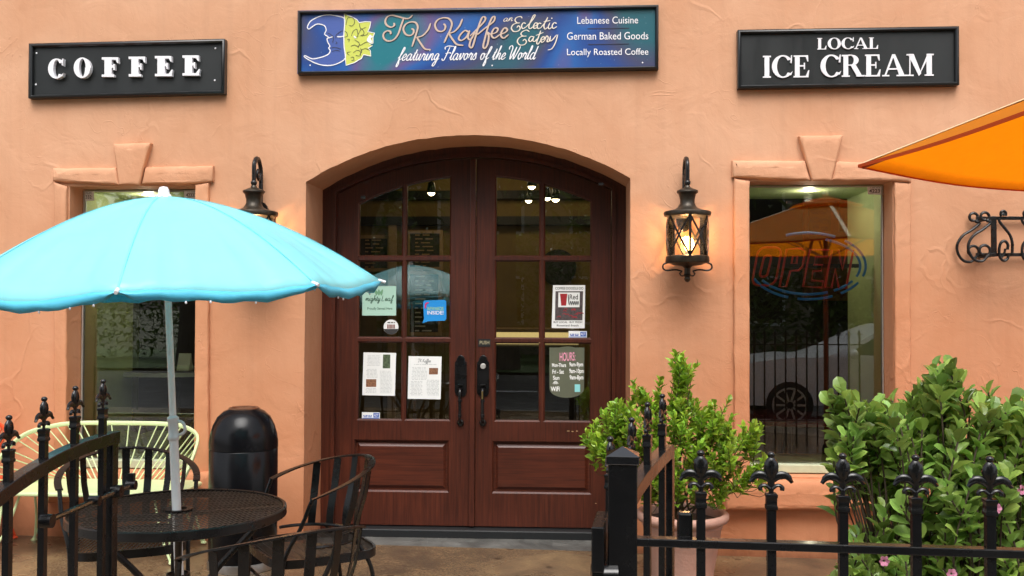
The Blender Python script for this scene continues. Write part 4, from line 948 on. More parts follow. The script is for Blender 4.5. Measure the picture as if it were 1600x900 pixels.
# ================================================================== litter bin
bp_ = CX((383-800)/F*5.45, 5.45, 0); bx, by = bp_.x, bp_.y; bz = gz(bx)
tb = empty('litter_bin', (bx, by, bz), 'glossy black domed litter bin against the wall left of the doors', 'litter bin')
glossblack = mat('glossy_black_enamel', (.005, .005, .006), .20, var=.2, vs=8, coat=.0, spec=.22, rvar=.08)
MB().lathe([(.186,.045),(.189,.05),(.189,.66),(.186,.664),(0,.664)], 48, (bx, by, bz)).build('body', glossblack, tb, smooth=40)
MB().lathe([(.186,.664),(.190,.668),(.190,.70),(.184,.745),(.170,.795),(.146,.842),(.112,.874),(.084,.886),(.080,.890),(.074,.888),(.070,.86),(.070,.80),(0,.80)], 48, (bx, by, bz)).build('dome_lid', glossblack, tb, smooth=40)
MB().lathe([(.0845,.884),(.085,.892),(.078,.896),(.070,.893),(.0695,.885)], 36, (bx, by, bz)).build('rim_band', mat('copper_edge', (.35, .2, .13), .3, .9), tb)
MB().lathe([(0,0),(.192,0),(.194,.006),(.192,.046),(.187,.049),(0,.049)], 48, (bx, by, bz)).build('base_ring', mat('dull_steel_ring', (.45, .44, .43), .3, .9, var=.3), tb, smooth=40)

# ================================================================== lime bench and its red neighbour
def make_bench(m, label, wd=1.13):
    root = empty('wire_bench', (0, 0, 0), label, 'bench'); h = wd/2
    half = [(-h+.05,-.43,.44),(-h+.005,-.40,.52),(-h-.01,-.27,.66),(-h+.03,-.10,.775),(-h+.16,.02,.825),(-h*.45,.06,.838),(0,.065,.84)]
    path = catmull(half+[(-x, y, z) for x, y, z in half[-2::-1]], 7)
    MB().sweep(path, [(.016*math.cos(a*.785), .010*math.sin(a*.785)) for a in range(8)], ref=(0, 0, 1)).build('back_hoop', m, root)
    s = MB(); n = 30
    for i in range(n):
        t = .085+.83*i/(n-1); p = path[int(t*(len(path)-1))]; u = 2*t-1
        b = Vector((u*h*.93, .0-.30*max(0, abs(u)-.72)/.28, .452)); mid = (b+p)/2+Vector((0, .02, 0))
        s.tube(catmull([b, mid, p], 4), .0042, 6)
    s.build('back_rod', m, root)
    o = [(-h*.97,-.40),(-h*.93,-.45),(h*.93,-.45),(h*.97,-.40),(h*.97,-.05),(h*.88,.015),(-h*.88,.015),(-h*.97,-.05)]
    s = MB(); v = [(x, y, .452) for x, y in o]+[(x, y, .425) for x, y in o]; nn = len(o)
    s.add(v, [tuple(range(nn)), tuple(range(2*nn-1, nn-1, -1))]+[(i, nn+i, nn+(i+1) % nn, (i+1) % nn) for i in range(nn)]); s.build('seat', m, root, smooth=0, bevel=.008)
    for sx in (-1, 1):
        for yy, yf in ((-.38, -.46), (-.06, .02)):
            s = MB(); f = (sx*(h-.03), yf, .006)
            for dx in (-.05, .05): s.tube(catmull([(sx*(h-.12)+dx*sx, yy, .425), (sx*(h-.09)+dx*.5*sx, (yy+yf)/2, .2), (f[0]+.006*dx/.05, f[1], .008)], 5), .0075, 8)
            s.lathe([(0,0),(.018,0),(.018,.008),(.010,.014),(0,.014)], 14, f); s.build('leg', m, root)
    for c in root.children:
        for q in c.data.vertices: q.co.z *= .865
    return root
b1 = make_bench(M['lime'], 'lime green wire backed metal bench under the left window'); p = CX((165-800)/F*6.08, 6.08, 0)
def settle(o, p, rz=0): o.location = (p.x, p.y, gz(p.x)); o.rotation_euler = (0, math.atan(-GB)*0, rz)
p.x += .165; settle(b1, Vector((p.x, -.12, 0)))
b2 = make_bench(M['red'], 'red orange wire backed seat cut by the left edge of the photo'); settle(b2, Vector((p.x-1.185, -.13, 0)))

# ================================================================== table, chairs, blue umbrella
def mesh_disc(mb, inside, x0, x1, y0, y1, z, step, w, h, skew=.32):
    """expanded metal: two families of thin bars clipped to a shape"""
    for fam in (0, 1):
        rng = (x0-(y1-y0), x1+(y1-y0)) if fam == 0 else (y0, y1)
        u = rng[0]
        while u <= rng[1]:
            pts = []; n = 120
            for i in range(n+1):
                if fam == 0: t = y0+(y1-y0)*i/n; p = (u+skew*t, t)
                else: t = x0+(x1-x0)*i/n; p = (t, u)
                if inside(*p): pts.append(p)
            if len(pts) > 2:
                a, b = pts[0], pts[-1]; zz = z-(.0012 if fam else 0)
                mb.bar([(a[0], a[1], zz), (b[0], b[1], zz)], h*(1 if fam == 0 else .5), w, ref=(0, 0, 1))
            u += step if fam == 0 else step*2.1
TD = 3.62; TX = (283-800)/F*TD; tp = CX(TX, TD, 0); tz = gz(tp.x)
TR = .388; TH = 1.47-(795-480)/F*TD-tz
tbl = empty('mesh_table', (tp.x, tp.y, tz), 'round black metal mesh patio table with the blue umbrella through it', 'table')
def at(q): return Vector(q)+Vector((tp.x, tp.y, tz))
# expanded metal top: two families of bars, cut at the umbrella hole
s2 = MB()
for fam in (0, 1):
    u = -TR*1.4
    while u < TR*1.4:
        run = []; n = 140
        for i in range(n+2):
            t = -TR+2*TR*i/n; p = (u+.32*t, t) if fam == 0 else (t, u); r = math.hypot(*p)
            if i <= n and .05 < r < TR-.008: run.append(p)
            elif run:
                if len(run) > 2: s2.bar([at((*run[0], TH-.006-.0012*fam)), at((*run[-1], TH-.006-.0012*fam))], .0026 if fam == 0 else .0012, .0030, ref=(0, 0, 1))
                run = []
        u += .0185 if fam == 0 else .033
M['mesh'] = mat('sky_sheen_iron_mesh', (.055, .048, .042), .42, var=.4, vs=10); s2.build('mesh_top', M['mesh'], tbl, smooth=0)  # paler than the other iron: sky reflection painted into the mesh colour
ringpts = lambda r, z, n=72: [at((r*math.cos(2*math.pi*i/n), r*math.sin(2*math.pi*i/n), z)) for i in range(n)]
s = MB(); s.sweep(ringpts(TR, TH-.016), [(.016,-.006),(.018,0),(.014,.006),(-.014,.007),(-.018,0),(-.014,-.007)], ref=(0, 0, 1), closed=True); s.build('rim', M['iron'], tbl, smooth=40)
s = MB(); s.sweep(ringpts(.042, TH-.005, 28), [(.006,-.012),(.006,.010),(-.006,.010),(-.006,-.012)], ref=(0, 0, 1), closed=True); s.build('umbrella_ring', M['iron'], tbl, smooth=30); s = MB()
s.sweep(ringpts(.040, TH-.25, 28), [(.010,-.003),(.010,.003),(-.010,.003),(-.010,-.003)], ref=(0, 0, 1), closed=True); s.build('lower_ring', M['iron'], tbl, smooth=30)
s = MB()
for a in (22, 112): d = Vector((math.cos(R(a)), math.sin(R(a)), 0)); s.bar([at(-d*(TR-.012)+Vector((0,0,TH-.02))), at(-d*.05+Vector((0,0,TH-.02)))], .012, .028, ref=(0,0,1)); s.bar([at(d*.05+Vector((0,0,TH-.02))), at(d*(TR-.012)+Vector((0,0,TH-.02)))], .012, .028, ref=(0,0,1))
s.build('cross_bar', M['iron'], tbl, smooth=0)
for a in (22, 112, 202, 292):
    d = Vector((math.cos(R(a)), math.sin(R(a)), 0)); s = MB()
    s.tube(catmull([at(d*r+Vector((0,0,z))) for r, z in ((TR-.06,TH-.03),(TR-.12,TH-.10),(.12,TH-.26),(.075,TH-.38),(.13,.20),(.26,.06),(.36,.012))], 6), .0125, 10)
    s.build('leg', M['iron'], tbl)

def make_chair(label):
    root = empty('patio_chair', (0, 0, 0), label, 'chair', 'black iron chairs around the mesh table')
    I = M['iron']
    def hoop(t): a = R(t); return Vector((.285*math.sin(a), -.285*math.cos(a)+.03, .80-.115*(abs(t)/104)**1.7))
    hp = [hoop(-104+208*i/48) for i in range(49)]
    MB().sweep(hp, [(-.003,-.015),(.003,-.015),(.004,0),(.003,.015),(-.003,.015)], ref=lambda i: (-hp[i].x*.3, -hp[i].y*.3, 1)).build('arm_hoop', I, root, smooth=30)
    def low(t): a = R(t); return Vector((.225*math.sin(a), -.215*math.cos(a)+.02, .475))
    lp = [low(-105+210*i/36) for i in range(37)]
    MB().tube(lp, .0075, 8).build('lower_rail', I, root)
    for t in (-66, -44, -22, 0, 22, 44, 66):
        a, b = low(t), hoop(t*.92); m1 = a*.75+b*.25; m2 = a*.4+b*.6; n = Vector((m2.x, m2.y, 0)).normalized()
        s = MB(); s.bar(catmull([a+n*.004, m1+n*-.004, m2+n*.006, b-Vector((0, 0, .004))], 5), .0035, .034, ref=n); s.build('slat', I, root, smooth=30)
    sq = lambda r, z: [(x, y, z) for x, y in ((r*math.copysign(abs(math.cos(q))**.45, math.cos(q)), r*math.copysign(abs(math.sin(q))**.45, math.sin(q))+.0) for q in [2*math.pi*i/48 for i in range(48)])]
    s = MB(); s.sweep(sq(.235, .42), [(.018,-.005),(.018,.005),(-.018,.005),(-.018,-.005)], ref=(0, 0, 1), closed=True)
    seat = s.build('seat', I, root, smooth=30)
    s = MB(); ins = lambda x, y: (abs(x)/.232)**4.4+(abs(y)/.232)**4.4 < 1; mesh_disc(s, ins, -.235, .235, -.235, .235, .428, .0175, .0030, .0022)
    s.build('seat_mesh', M['mesh'], seat, smooth=0)
    for sg in (-1, 1):
        e = hp[-1] if sg > 0 else hp[0]
        s = MB(); s.tube(catmull([e, (e.x-sg*.012, e.y+.045, .57), (sg*.235, .20, .44), (sg*.235, .215, .25), (sg*.245, .245, .0)], 6), .009, 8); s.build('leg', I, root)
        s = MB(); s.tube(catmull([(sg*.19, -.13, .475), (sg*.205, -.19, .36), (sg*.21, -.215, .2), (sg*.225, -.26, 0)], 6), .009, 8); s.build('leg', I, root)
    s = MB(); s.bar(catmull([(-.235, .2, .30), (0, .17, .26), (.235, .2, .30)], 6), .004, .016, ref=(0, 1, 0)); s.build('stretcher', I, root)
    return root
ch = make_chair('black iron slatted chair behind the mesh table, backed by the lime bench')
def face(o, X, D, tx, td):   # stand at X, D in the camera's plan and face the plan point tx, td
    p, q = CX(X, D, 0), CX(tx, td, 0); o.location = (p.x, p.y, gz(p.x)); d = q-p; o.rotation_euler = (0, 0, math.atan2(-d.x, d.y))
c2 = copy_tree(ch); c2['label'] = 'black iron slatted chair between the litter bin and the door'
c3 = copy_tree(ch); c3['label'] = 'black iron slatted chair nearest the camera with its back towards the viewer'
face(ch, -1.70, 4.28, -1.30, 3.4); face(c2, -.87, 4.22, -1.40, 3.90); face(c3, -.755, 3.10, -1.16, 3.62)

# blue beach umbrella, leaning slightly
ub = empty('blue_umbrella', (0, 0, 0), 'turquoise blue parasol with white pole through the mesh table', 'parasol')
def umbrella_cloth():
    m = mat('wet_turquoise_nylon', (.34, .87, .93), .36, var=.05, vs=3, transl=.34, bump=.2, bs=9, spec=.55, coat=.15)
    return m
HA = 1.878-tz; RU = .788; HD = .342
def canopy(Rr, nrib, a0, ztop, drop, sag, nr=14, na=10, curve=1.75, wr=.0):
    v = [(0, 0, ztop)]; f = []; tot = nrib*na
    for i in range(1, nr+1):
        s_ = i/nr
        for j in range(tot):
            k, t = divmod(j, na); t /= na; loc = (t-.5)*2*math.pi/nrib; half = math.pi/nrib
            rad = Rr*s_*(math.cos(half)/math.cos(loc)*.93+.07)
            ang = a0+2*math.pi*j/tot; bow = math.sin(math.pi*t)
            z = ztop-drop*s_**curve - sag*bow*s_*(1-s_*.35)
            if wr:
                dt = min(t, 1-t)*2; kk = math.exp(-((1-s_)/.30)**2)*math.exp(-(dt/.75)**2)*min(1, (1-s_)*7+.12)
                z += wr*kk*math.sin(dt*17+3*s_+k)*min(1, dt*5)
                z += wr*.5*math.sin(s_*7+k*2+t*5)*bow*s_
            v.append((rad*math.cos(ang), rad*math.sin(ang), z))
    for j in range(tot): f.append((0, 1+j, 1+(j+1) % tot))
    for i in range(nr-1):
        for j in range(tot):
            a, b = 1+i*tot+j, 1+i*tot+(j+1) % tot; f.append((a, a+tot, b+tot, b))
    return v, f, tot
# camera direction in plan: ribs so that one points ~10 degrees left of the camera
cdir = Vector((CAM.x-tp.x, CAM.y-tp.y, 0)); a_cam = math.atan2(cdir.y, cdir.x)
A0U = a_cam-R(9.5)
v, f, tot = canopy(RU, 8, A0U, HA, HD, .018, 18, 16, 1.7, .020)
cloth = umbrella_cloth()
s = MB(); s.add(v, f)
cv = s.build('canopy', cloth, ub, smooth=80)
md = cv.modifiers.new('thickness', 'SOLIDIFY'); md.thickness = .0012
# hanging valance, scalloped between the ribs
s = MB(); base = 1+17*tot; vv = []; ff = []
for j in range(tot):
    t = (j % 16)/16; p = Vector(v[base+j]); o = Vector((p.x, p.y, 0)).normalized()
    h = .031*min(1, 3.2*math.sin(math.pi*t))+.004*math.sin(j*1.7)+.003
    vv += [p+o*.001, p+o*(.004+.004*math.sin(j*.9))-Vector((0, 0, h*.55)), p-o*(.004+.006*math.sin(j*.7))-Vector((0, 0, h))]
for j in range(tot):
    q = (j+1) % tot
    for r_ in (0, 1): ff.append((3*j+r_, 3*j+r_+1, 3*q+r_+1, 3*q+r_))
s.add(vv, ff); o = s.build('valance', mat('shaded_turquoise_valance', (.12, .64, .86), .4, var=.1, transl=.25), ub, smooth=80); md = o.modifiers.new('thickness', 'SOLIDIFY'); md.thickness = .001  # canopy cloth painted a darker blue, as the hanging band mirrors no sky
seamm = mat('stitched_seam', (.16, .66, .80), .6)
s = MB()
for k in range(8):
    a = A0U+k*math.pi/4; tip = Vector((RU*math.cos(a), RU*math.sin(a), HA-HD)); e = (0, 0, HA-.03)
    sm = MB().bar(catmull([(RU*q*math.cos(a), RU*q*math.sin(a), HA+.0012-HD*q**1.7) for q in (.03,.2,.4,.6,.8,.985)], 3), .001, .006, ref=(0, 0, 1)); sm.build('seam', seamm, ub)
    rib = MB().tube(catmull([(RU*q*math.cos(a), RU*q*math.sin(a), HA-.010-HD*q**1.7) for q in (.02,.3,.6,.85,.985)], 4), .004, 6); rb = rib.build('rib', M['whiteplastic'], ub)
    MB().tube([tip-Vector((math.cos(a), math.sin(a), -.4))*.012, tip+Vector((math.cos(a), math.sin(a), -.3))*.016], .006, 8).build('rib_tip', M['white'], rb)
    MB().tube([(.02*math.cos(a), .02*math.sin(a), HA-.30), (RU*.5*math.cos(a), RU*.5*math.sin(a), HA-.014-HD*.5**1.7)], .003, 6).build('strut', M['whiteplastic'], rb)
pw = mat('white_enamel_pole', (.90, .92, .93), .28, var=.05)
zj = 1.47-(668-480)/F*TD-tz
s = MB(); rdr = random.Random(8)
for k in range(26):
    j = rdr.randrange(tot); s.ball(vv[3*j+2]-Vector((0, 0, .003)), .0035, 6, (1, 1, 1.4))
s.build('water_drop', M['white'], ub)
p_ = MB().tube([(0, 0, zj), (0, 0, HA-.01)], .0125, 16).build('upper_pole', pw, ub)
q_ = MB().tube([(0, 0, .0), (0, 0, zj)], .0165, 16).build('lower_pole', pw, ub)
s = MB().lathe([(.017, zj-.045), (.021, zj-.040), (.021, zj-.028), (.0185, zj-.024), (.0185, zj+.024), (.021, zj+.028), (.021, zj+.040), (.014, zj+.046)], 20)
s.tube(catmull([(.018, 0, zj+.028), (.04, -.004, zj+.018), (.045, -.004, zj-.012), (.018, 0, zj-.028)], 5), .006, 8); s.build('pole_clamp', M['whiteplastic'], ub, smooth=40)
MB().lathe([(.030, HA-.012), (.026, HA+.006), (.020, HA+.012), (.019, HA+.026), (.014, HA+.036), (0, HA+.039)], 20).build('finial', M['white'], ub, smooth=50)
MB().lathe([(0,0),(.20,0),(.205,.01),(.19,.035),(.06,.06),(.024,.07),(.024,.20),(.017,.20)], 32).build('base', M['iron'], ub, smooth=40)
rgt = (ROT @ Vector((1, 0, 0))); rgt.z = 0; rgt.normalize(); fwd = Vector((-rgt.y, rgt.x, 0))
tilt = Matrix.Rotation(-R(2.25), 3, fwd) @ Matrix.Rotation(R(1.9), 3, rgt)
base = Vector((tp.x, tp.y, tz))+rgt*(.039*TH); ub.location = base+Vector((0, 0, .0)); ub.rotation_euler = tilt.to_euler()
# orange market umbrella on the right, seen from below
T0 = CX((1342-800)/F*3.7, 3.7, 0); TZ = 1.47+(480-257)/F*3.7
ce = CX((1342-800)/F*3.7+1.36*.90, 3.7-1.36*.43, 0); RO = (Vector((T0.x, T0.y))-Vector((ce.x, ce.y))).length
ao = math.atan2(T0.y-ce.y, T0.x-ce.x)
uo = empty('orange_umbrella', (ce.x, ce.y, gz(ce.x)), 'orange market umbrella entering from the right edge', 'parasol'); ZT = TZ+.44-gz(ce.x); off = Vector((ce.x, ce.y, gz(ce.x)))
orange = mat('orange_canvas', (.97, .50, .045), .75, var=.03, vs=20, transl=.80, bump=.15, bs=250)
v, f, tot = canopy(RO, 6, ao, ZT, .44, .025, 16, 12, 1.15)
o = MB().add([Vector(p)+off for p in v], f).build('canopy', orange, uo, smooth=60); md = o.modifiers.new('thickness', 'SOLIDIFY'); md.thickness = .0015
s = MB(); edge = [Vector(v[1+15*tot+j])+off for j in range(tot)]
s.bar(edge, .012, .0035, ref=(0, 0, 1), closed=True); s.build('hem', mat('orange_hem', (.70, .10, .01), .8, transl=.3), uo)
v2, f2, t2 = canopy(RO*.26, 6, ao, ZT+.035, .10, 0, 5, 6, 1.1)
o = MB().add([Vector(p)+off for p in v2], f2).build('vent_flap', orange, uo, smooth=60); md = o.modifiers.new('thickness', 'SOLIDIFY'); md.thickness = .0015
for k in range(6):
    a = ao+k*math.pi/3; d = Vector((math.cos(a), math.sin(a), 0)); zz = lambda q: ZT-.44*q**1.15
    rb = MB().bar([off+d*RO*q+Vector((0, 0, zz(q)-.011)) for q in (.04, .3, .6, .99)], .012, .018, ref=(0, 0, 1)).build('rib', mat('umbrella_rib', (.30, .07, .02), .6) if k == 0 else bpy.data.materials['umbrella_rib'], uo, smooth=0)
    MB().bar([off+d*RO*q+Vector((0, 0, zz(q)+.003)) for q in (.01, .3, .6, .985)], .004, .030, ref=(0, 0, 1)).build('seam_tape', mat('faded_seam_tape', (.86, .70, .45), .7) if k == 0 else bpy.data.materials['faded_seam_tape'], rb, smooth=0)
    MB().box(-.012, .012, -.009, .009, -.006, .006).build('rib_tip', M['iron'], rb).location = off+d*(RO*.995)+Vector((0, 0, zz(1)-.010))-Vector((ce.x, ce.y, gz(ce.x)))
    MB().bar([off+d*.03+Vector((0, 0, ZT-.52)), off+d*RO*.52+Vector((0, 0, zz(.52)-.02))], .010, .016, ref=(0, 0, 1)).build('strut', M['tan'], rb, smooth=0)
MB().tube([off+Vector((0, 0, 0)), off+Vector((0, 0, ZT))], .021, 14).build('pole', mat('varnished_wood_pole', (.20, .07, .025), .4), uo)
MB().lathe([(.02, ZT+.04), (.03, ZT+.05), (.022, ZT+.085), (0, ZT+.09)], 14, off).build('finial', M['white'], uo)
MB().lathe([(0,0),(.25,0),(.25,.05),(.05,.07),(.03,.28),(.022,.28)], 28, off).build('base', M['iron'], uo, smooth=40)
# ================================================================== iron fence and gates
def finial_mb():
    s = MB(); k = .001
    s.lathe([(.011,-.0005),(.0135,.001),(.0135,.006),(.012,.008),(.012,.019),(.0135,.0215),(.0135,.0255),(.010,.0275),(0,.0275)], 4)   # square collar
    a = math.pi/4; s.v = [Vector((p.x*math.cos(a)-p.y*math.sin(a), p.x*math.sin(a)+p.y*math.cos(a), p.z)) for p in s.v]
    z = .027
    s.lathe([(.0042,z-.001),(.0040,z+.010),(.0055,z+.018),(.0060,z+.028),(.0088,z+.036),(.0118,z+.046),(.0125,z+.053),(.0108,z+.063),(.0068,z+.070),(.0042,z+.0735)], 14, sy=.62)
    s.ball((0, 0, z+.078), .0068, 10)
    for sg in (-1, 1):
        pts = catmull([(sg*x*k, 0, z+q*k) for x, q in ((2,24),(9,33),(18,36.5),(27,33),(35.5,23))], 5); n = len(pts)
        s.sweep(pts, [(.0085*math.cos(b*.785), .0042*math.sin(b*.785)) for b in range(8)], ref=(0, 0, 1), scale=[.55+.45*math.sin(math.pi*min(1, i/(n-1)*1.15)) if i < n*.8 else max(.18, 1.0*(1-(i/(n-1)-.8)/.2*.8)*.6) for i in range(n)])
        s.tube(catmull([(sg*x*k, -.001, z+q*k) for x, q in ((3,29),(10,33),(19,33),(28,29),(34,22))], 4), .0032, 6)
        pts = catmull([(sg*x*k, 0, z+q*k) for x, q in ((2,9),(8,15),(14,15.5),(18,11),(17.5,5.5))], 5)
        s.tube(pts, .0037, 8)
    for q in s.v: q.z = q.z if q.z < .0276 else .0275+(q.z-.0275)*.82
    z = .0275; s.tube([(0, -.0072, z+.031), (0, -.0085, z+.043), (0, -.006, z+.054)], .0016, 6)
    return s
fin_me = None
def picket(root, x, y, z0, z1, rz=0.):
    """square bar with a cast fleur-de-lis, z1 = underside of its collar"""
    global fin_me
    off = root.location
    me = MB().box(-.0072, .0072, -.0072, .0072, 0, 1)
    o = me.build('picket', M['black'], None, smooth=0); o.parent = root; o.location = Vector((x, y, z0))-off; o.scale = (1, 1, z1-z0); o.rotation_euler = (0, 0, rz)
    # bake the scale so parts keep true size
    for vtx in o.data.vertices: vtx.co.z *= (z1-z0)
    o.scale = (1, 1, 1)
    if fin_me is None:
        f = finial_mb().build('finial', M['black'], None, smooth=45); fin_me = f.data
    else:
        f = bpy.data.objects.new('finial', fin_me); S.collection.objects.link(f)
    f.parent = o; f.location = (0, 0, z1-z0); return o
# front fence: from the gate post to the right
P0 = DP(973, 700, 1.635); P1 = DP(1547, 700, 1.565); fd = Vector((P1.x-P0.x, P1.y-P0.y, 0)).normalized(); fr_rz = math.atan2(fd.y, fd.x)
ff = empty('iron_fence', (P0.x, P0.y, gz(P0.x)), 'black iron fence with fleur-de-lis finials across the lower right', 'fence')
fn = Vector((-fd.y, fd.x, 0)); G = gz(P0.x)-.02
def line_at(px):
    d = ray(px, 700); d2 = Vector((d.x, d.y)); # intersect with the fence line in plan
    A = Matrix(((fd.x, -d.x), (fd.y, -d.y))); b = Vector((CAM.x-P0.x, CAM.y-P0.y)); return (A.inverted() @ b)[0]
zcol = 1.47-(791-480)/F*1.62; step_ = .1158
t0 = line_at(1095)
ts = [t0+step_*i for i in range(0, 27)]
for i, t in enumerate(ts):
    p = P0+fd*t; picket(ff, p.x, p.y, G, zcol-.0008*i*0, fr_rz)
zr = 1.47-(844-480)/F*1.63
for z in (zr, .25):
    a, b = P0+fd*.02, P0+fd*(ts[-1]+.06)
    MB().bar([(a.x, a.y, z), (b.x, b.y, z)], .0135, .024, ref=(0, 0, 1)).build('rail', M['black'], ff, smooth=0, bevel=.0015)
zp = 1.47-(722-480)/F*1.635
M['wetblack'] = mat('wet_black_paint', (.005, .005, .006), .12, coat=1., spec=.6, bump=.04, bs=60)
def post(root, p, z1, h=.0245, rz=0.):
    s = MB(); s.box(-h, h, -h, h, G, z1); o = s.build('post', M['black'], None, smooth=0, bevel=.002); o.parent = root; o.location = Vector((p.x, p.y, 0))-root.location; o.rotation_euler = (0, 0, rz)
    c = MB(); k = h*1.14
    c.add([(-k,-k,z1),(k,-k,z1),(k,k,z1),(-k,k,z1),(-k,-k,z1+.014),(k,-k,z1+.014),(k,k,z1+.014),(-k,k,z1+.014),(0,0,z1+.028)], [(0,3,2,1),(0,1,5,4),(1,2,6,5),(2,3,7,6),(3,0,4,7),(4,5,8),(5,6,8),(6,7,8),(7,4,8)])
    c.build('post_cap', M['wetblack'], None, smooth=0, bevel=.0015).parent = o
post(ff, P0, zp, rz=fr_rz)
p = DP(1083, 780, 1.72); q = P0+fd*line_at(1073)
s = MB(); s.box(q.x-.013, q.x+.012, q.y+.012, q.y+.034, 1.47-(850-480)/F*1.66, 1.47-(795-480)/F*1.66); s.build('stop_bracket', M['black'], ff, smooth=0, bevel=.004)

def gate(pts, tops, railz, label, stile, width):
    """leaf standing open: pickets at plan points with the tops following the arched rail"""
    p0 = pts[0]; root = empty('iron_gate', (p0.x, p0.y, gz(p0.x)), label, 'gate', None)
    d = (pts[0]-pts[-1]); d.z = 0; d.normalize(); rz = math.atan2(d.y, d.x)
    for p, zt in zip(pts, tops): picket(root, p.x, p.y, .12, zt-.110, rz)
    L = [Vector((p.x, p.y, z)) for p, z in railz]
    MB().bar(catmull(L, 8), .030, .030, ref=(0, 0, 1)).build('arched_rail', M['black'], root, smooth=30, bevel=.0015)
    a, b = L[0], L[-1]
    for z in (.16, .55): MB().bar([(a.x, a.y, z), (b.x, b.y, z)], .026, .022, ref=(0, 0, 1)).build('rail', M['black'], root, smooth=0)
    s = MB(); s.box(-width/2, width/2, -width/2, width/2, .10, L[0].z+.013); o = s.build('stile', M['black'], None, smooth=0, bevel=.002); o.parent = root; o.location = Vector((stile.x, stile.y, 0))-root.location; o.rotation_euler = (0, 0, rz)
    s = MB(); s.box(-width/2, width/2, -width/2, width/2, .10, L[-1].z+.01); o = s.build('stile', M['black'], None, smooth=0, bevel=.002); o.parent = root; o.location = Vector((b.x, b.y, 0))-root.location; o.rotation_euler = (0, 0, rz)
    return root, d
lx = lambda D: -.994-.0853*(2.34-D)
lp = [CX(lx(D), D, 0) for D in (2.34, 2.215, 2.09, 1.965, 1.84, 1.715)]
rl = [(CX(lx(D), D, 0), z) for D, z in ((2.40, 1.143), (2.34, 1.143), (2.215, 1.138), (2.09, 1.123), (1.965, 1.097), (1.84, 1.06), (1.715, 1.01), (1.62, .965))]
lg, ld = gate(lp, [1.305, 1.299, 1.286, 1.260, 1.225, 1.18], rl, 'black iron gate leaf with arched top standing open on the left', CX(lx(2.385)-.004, 2.385, 0), .030)
zl = 1.47-(772-480)/F*2.35; a = CX(lx(2.08)+.03, 2.05, zl); b = CX(lx(2.39)+.02, 2.46, zl)
s = MB(); s.tube([a, b], .007, 8); 
for t, r in ((0, .015), (.52, .012), (.8, .016), (1, .012)): 
    q = a.lerp(b, t); s.tube([q-Vector((0, 0, .014))*0-rgt*.012, q+rgt*.012], r, 12)
q = b; s.box(q.x-.008, q.x+.008, q.y-.006, q.y+.006, q.z, q.z+.03)
s.build('latch', M['black'], lg, smooth=40)
rp = [CX(x, D, 0) for x, D in ((.347, 2.215), (.291, 2.06), (.241, 1.93), (.183, 1.78))]
rr_ = [(CX(.372, 2.285, 0), 1.131), (CX(.347, 2.215, 0), 1.131), (CX(.291, 2.06, 0), 1.120), (CX(.241, 1.93, 0), 1.098), (CX(.196, 1.80, 0), 1.066), (CX(.178, 1.755, 0), 1.05)]
rg, rd_ = gate(rp, [1.286, 1.282, 1.264, 1.246], rr_, 'black iron gate leaf with arched top folded back behind the gate post', CX(.368, 2.275, 0), .030)
s = MB(); z1 = 1.47-(821-480)/F*1.60; c = CX((942-800)/F*1.62, 1.66, 0)
s.box(-.0105, .0105, -.065, .065, z1-.075, z1); o = s.build('hinge_box', M['black'], None, smooth=0, bevel=.002); o.parent = ff; o.location = Vector((c.x, c.y, 0))-ff.location; o.rotation_euler = (0, 0, R(-6))
s = MB(); c = CX((945-800)/F*1.62, 1.62, z1-.085); s.tube([c-rgt*.022, c+rgt*.022], .018, 18); s.build('hinge_roller', M['black'], ff, smooth=40)
# left run of the fence, outside the frame but beside the left gate
pl = CX(lx(1.60), 1.60, 0); f2 = empty('iron_fence', (pl.x, pl.y, gz(pl.x)), 'black iron fence left of the open gate, outside the photo edge', 'fence')
post(f2, pl, zp, rz=fr_rz)
for i in range(1, 9): p = pl-fd*(.1215*i); picket(f2, p.x, p.y, G, zcol, fr_rz)
for z in (zr, .25):
    b = pl-fd*1.05; MB().bar([(pl.x, pl.y, z), (b.x, b.y, z)], .0135, .024, ref=(0, 0, 1)).build('rail', M['black'], f2, smooth=0)

# ================================================================== plants
LEAF_ROUND = ([(0,0,0),(-.34,.28,.08),(0,.28,-.03),(.34,.28,.08),(-.52,.60,.11),(0,.60,-.02),(.52,.60,.11),(-.36,.88,.05),(0,.88,-.03),(.36,.88,.05),(0,1.0,-.05)],
    [(0,2,1),(0,3,2),(1,2,5,4),(2,3,6,5),(4,5,8,7),(5,6,9,8),(7,8,10),(8,9,10)])
LEAF = [(0,0,0),(-.5,.30,.10),(0,.30,-.02),(.5,.30,.10),(-.46,.66,.10),(0,.66,-.01),(.46,.66,.10),(0,1,-.06)]
LF = [(0,2,1),(0,3,2),(1,2,5,4),(2,3,6,5),(4,5,7),(5,6,7)]
def leaf_at(mb, p, d, up, L, w, rnd, shape=None):
    d = d.normalized(); s = d.cross(up)
    if s.length < 1e-3: s = d.orthogonal()
    s.normalize(); n = s.cross(d); a = rnd.uniform(-.5, .5); s, n = s*math.cos(a)+n*math.sin(a), n*math.cos(a)-s*math.sin(a)
    droop = rnd.uniform(.02, .22)
    mb.add([p+d*(y*L)+s*(x*w)+n*(z*L)-n*(droop*L*y*y) for x, y, z in (shape[0] if shape else LEAF)], shape[1] if shape else LF)
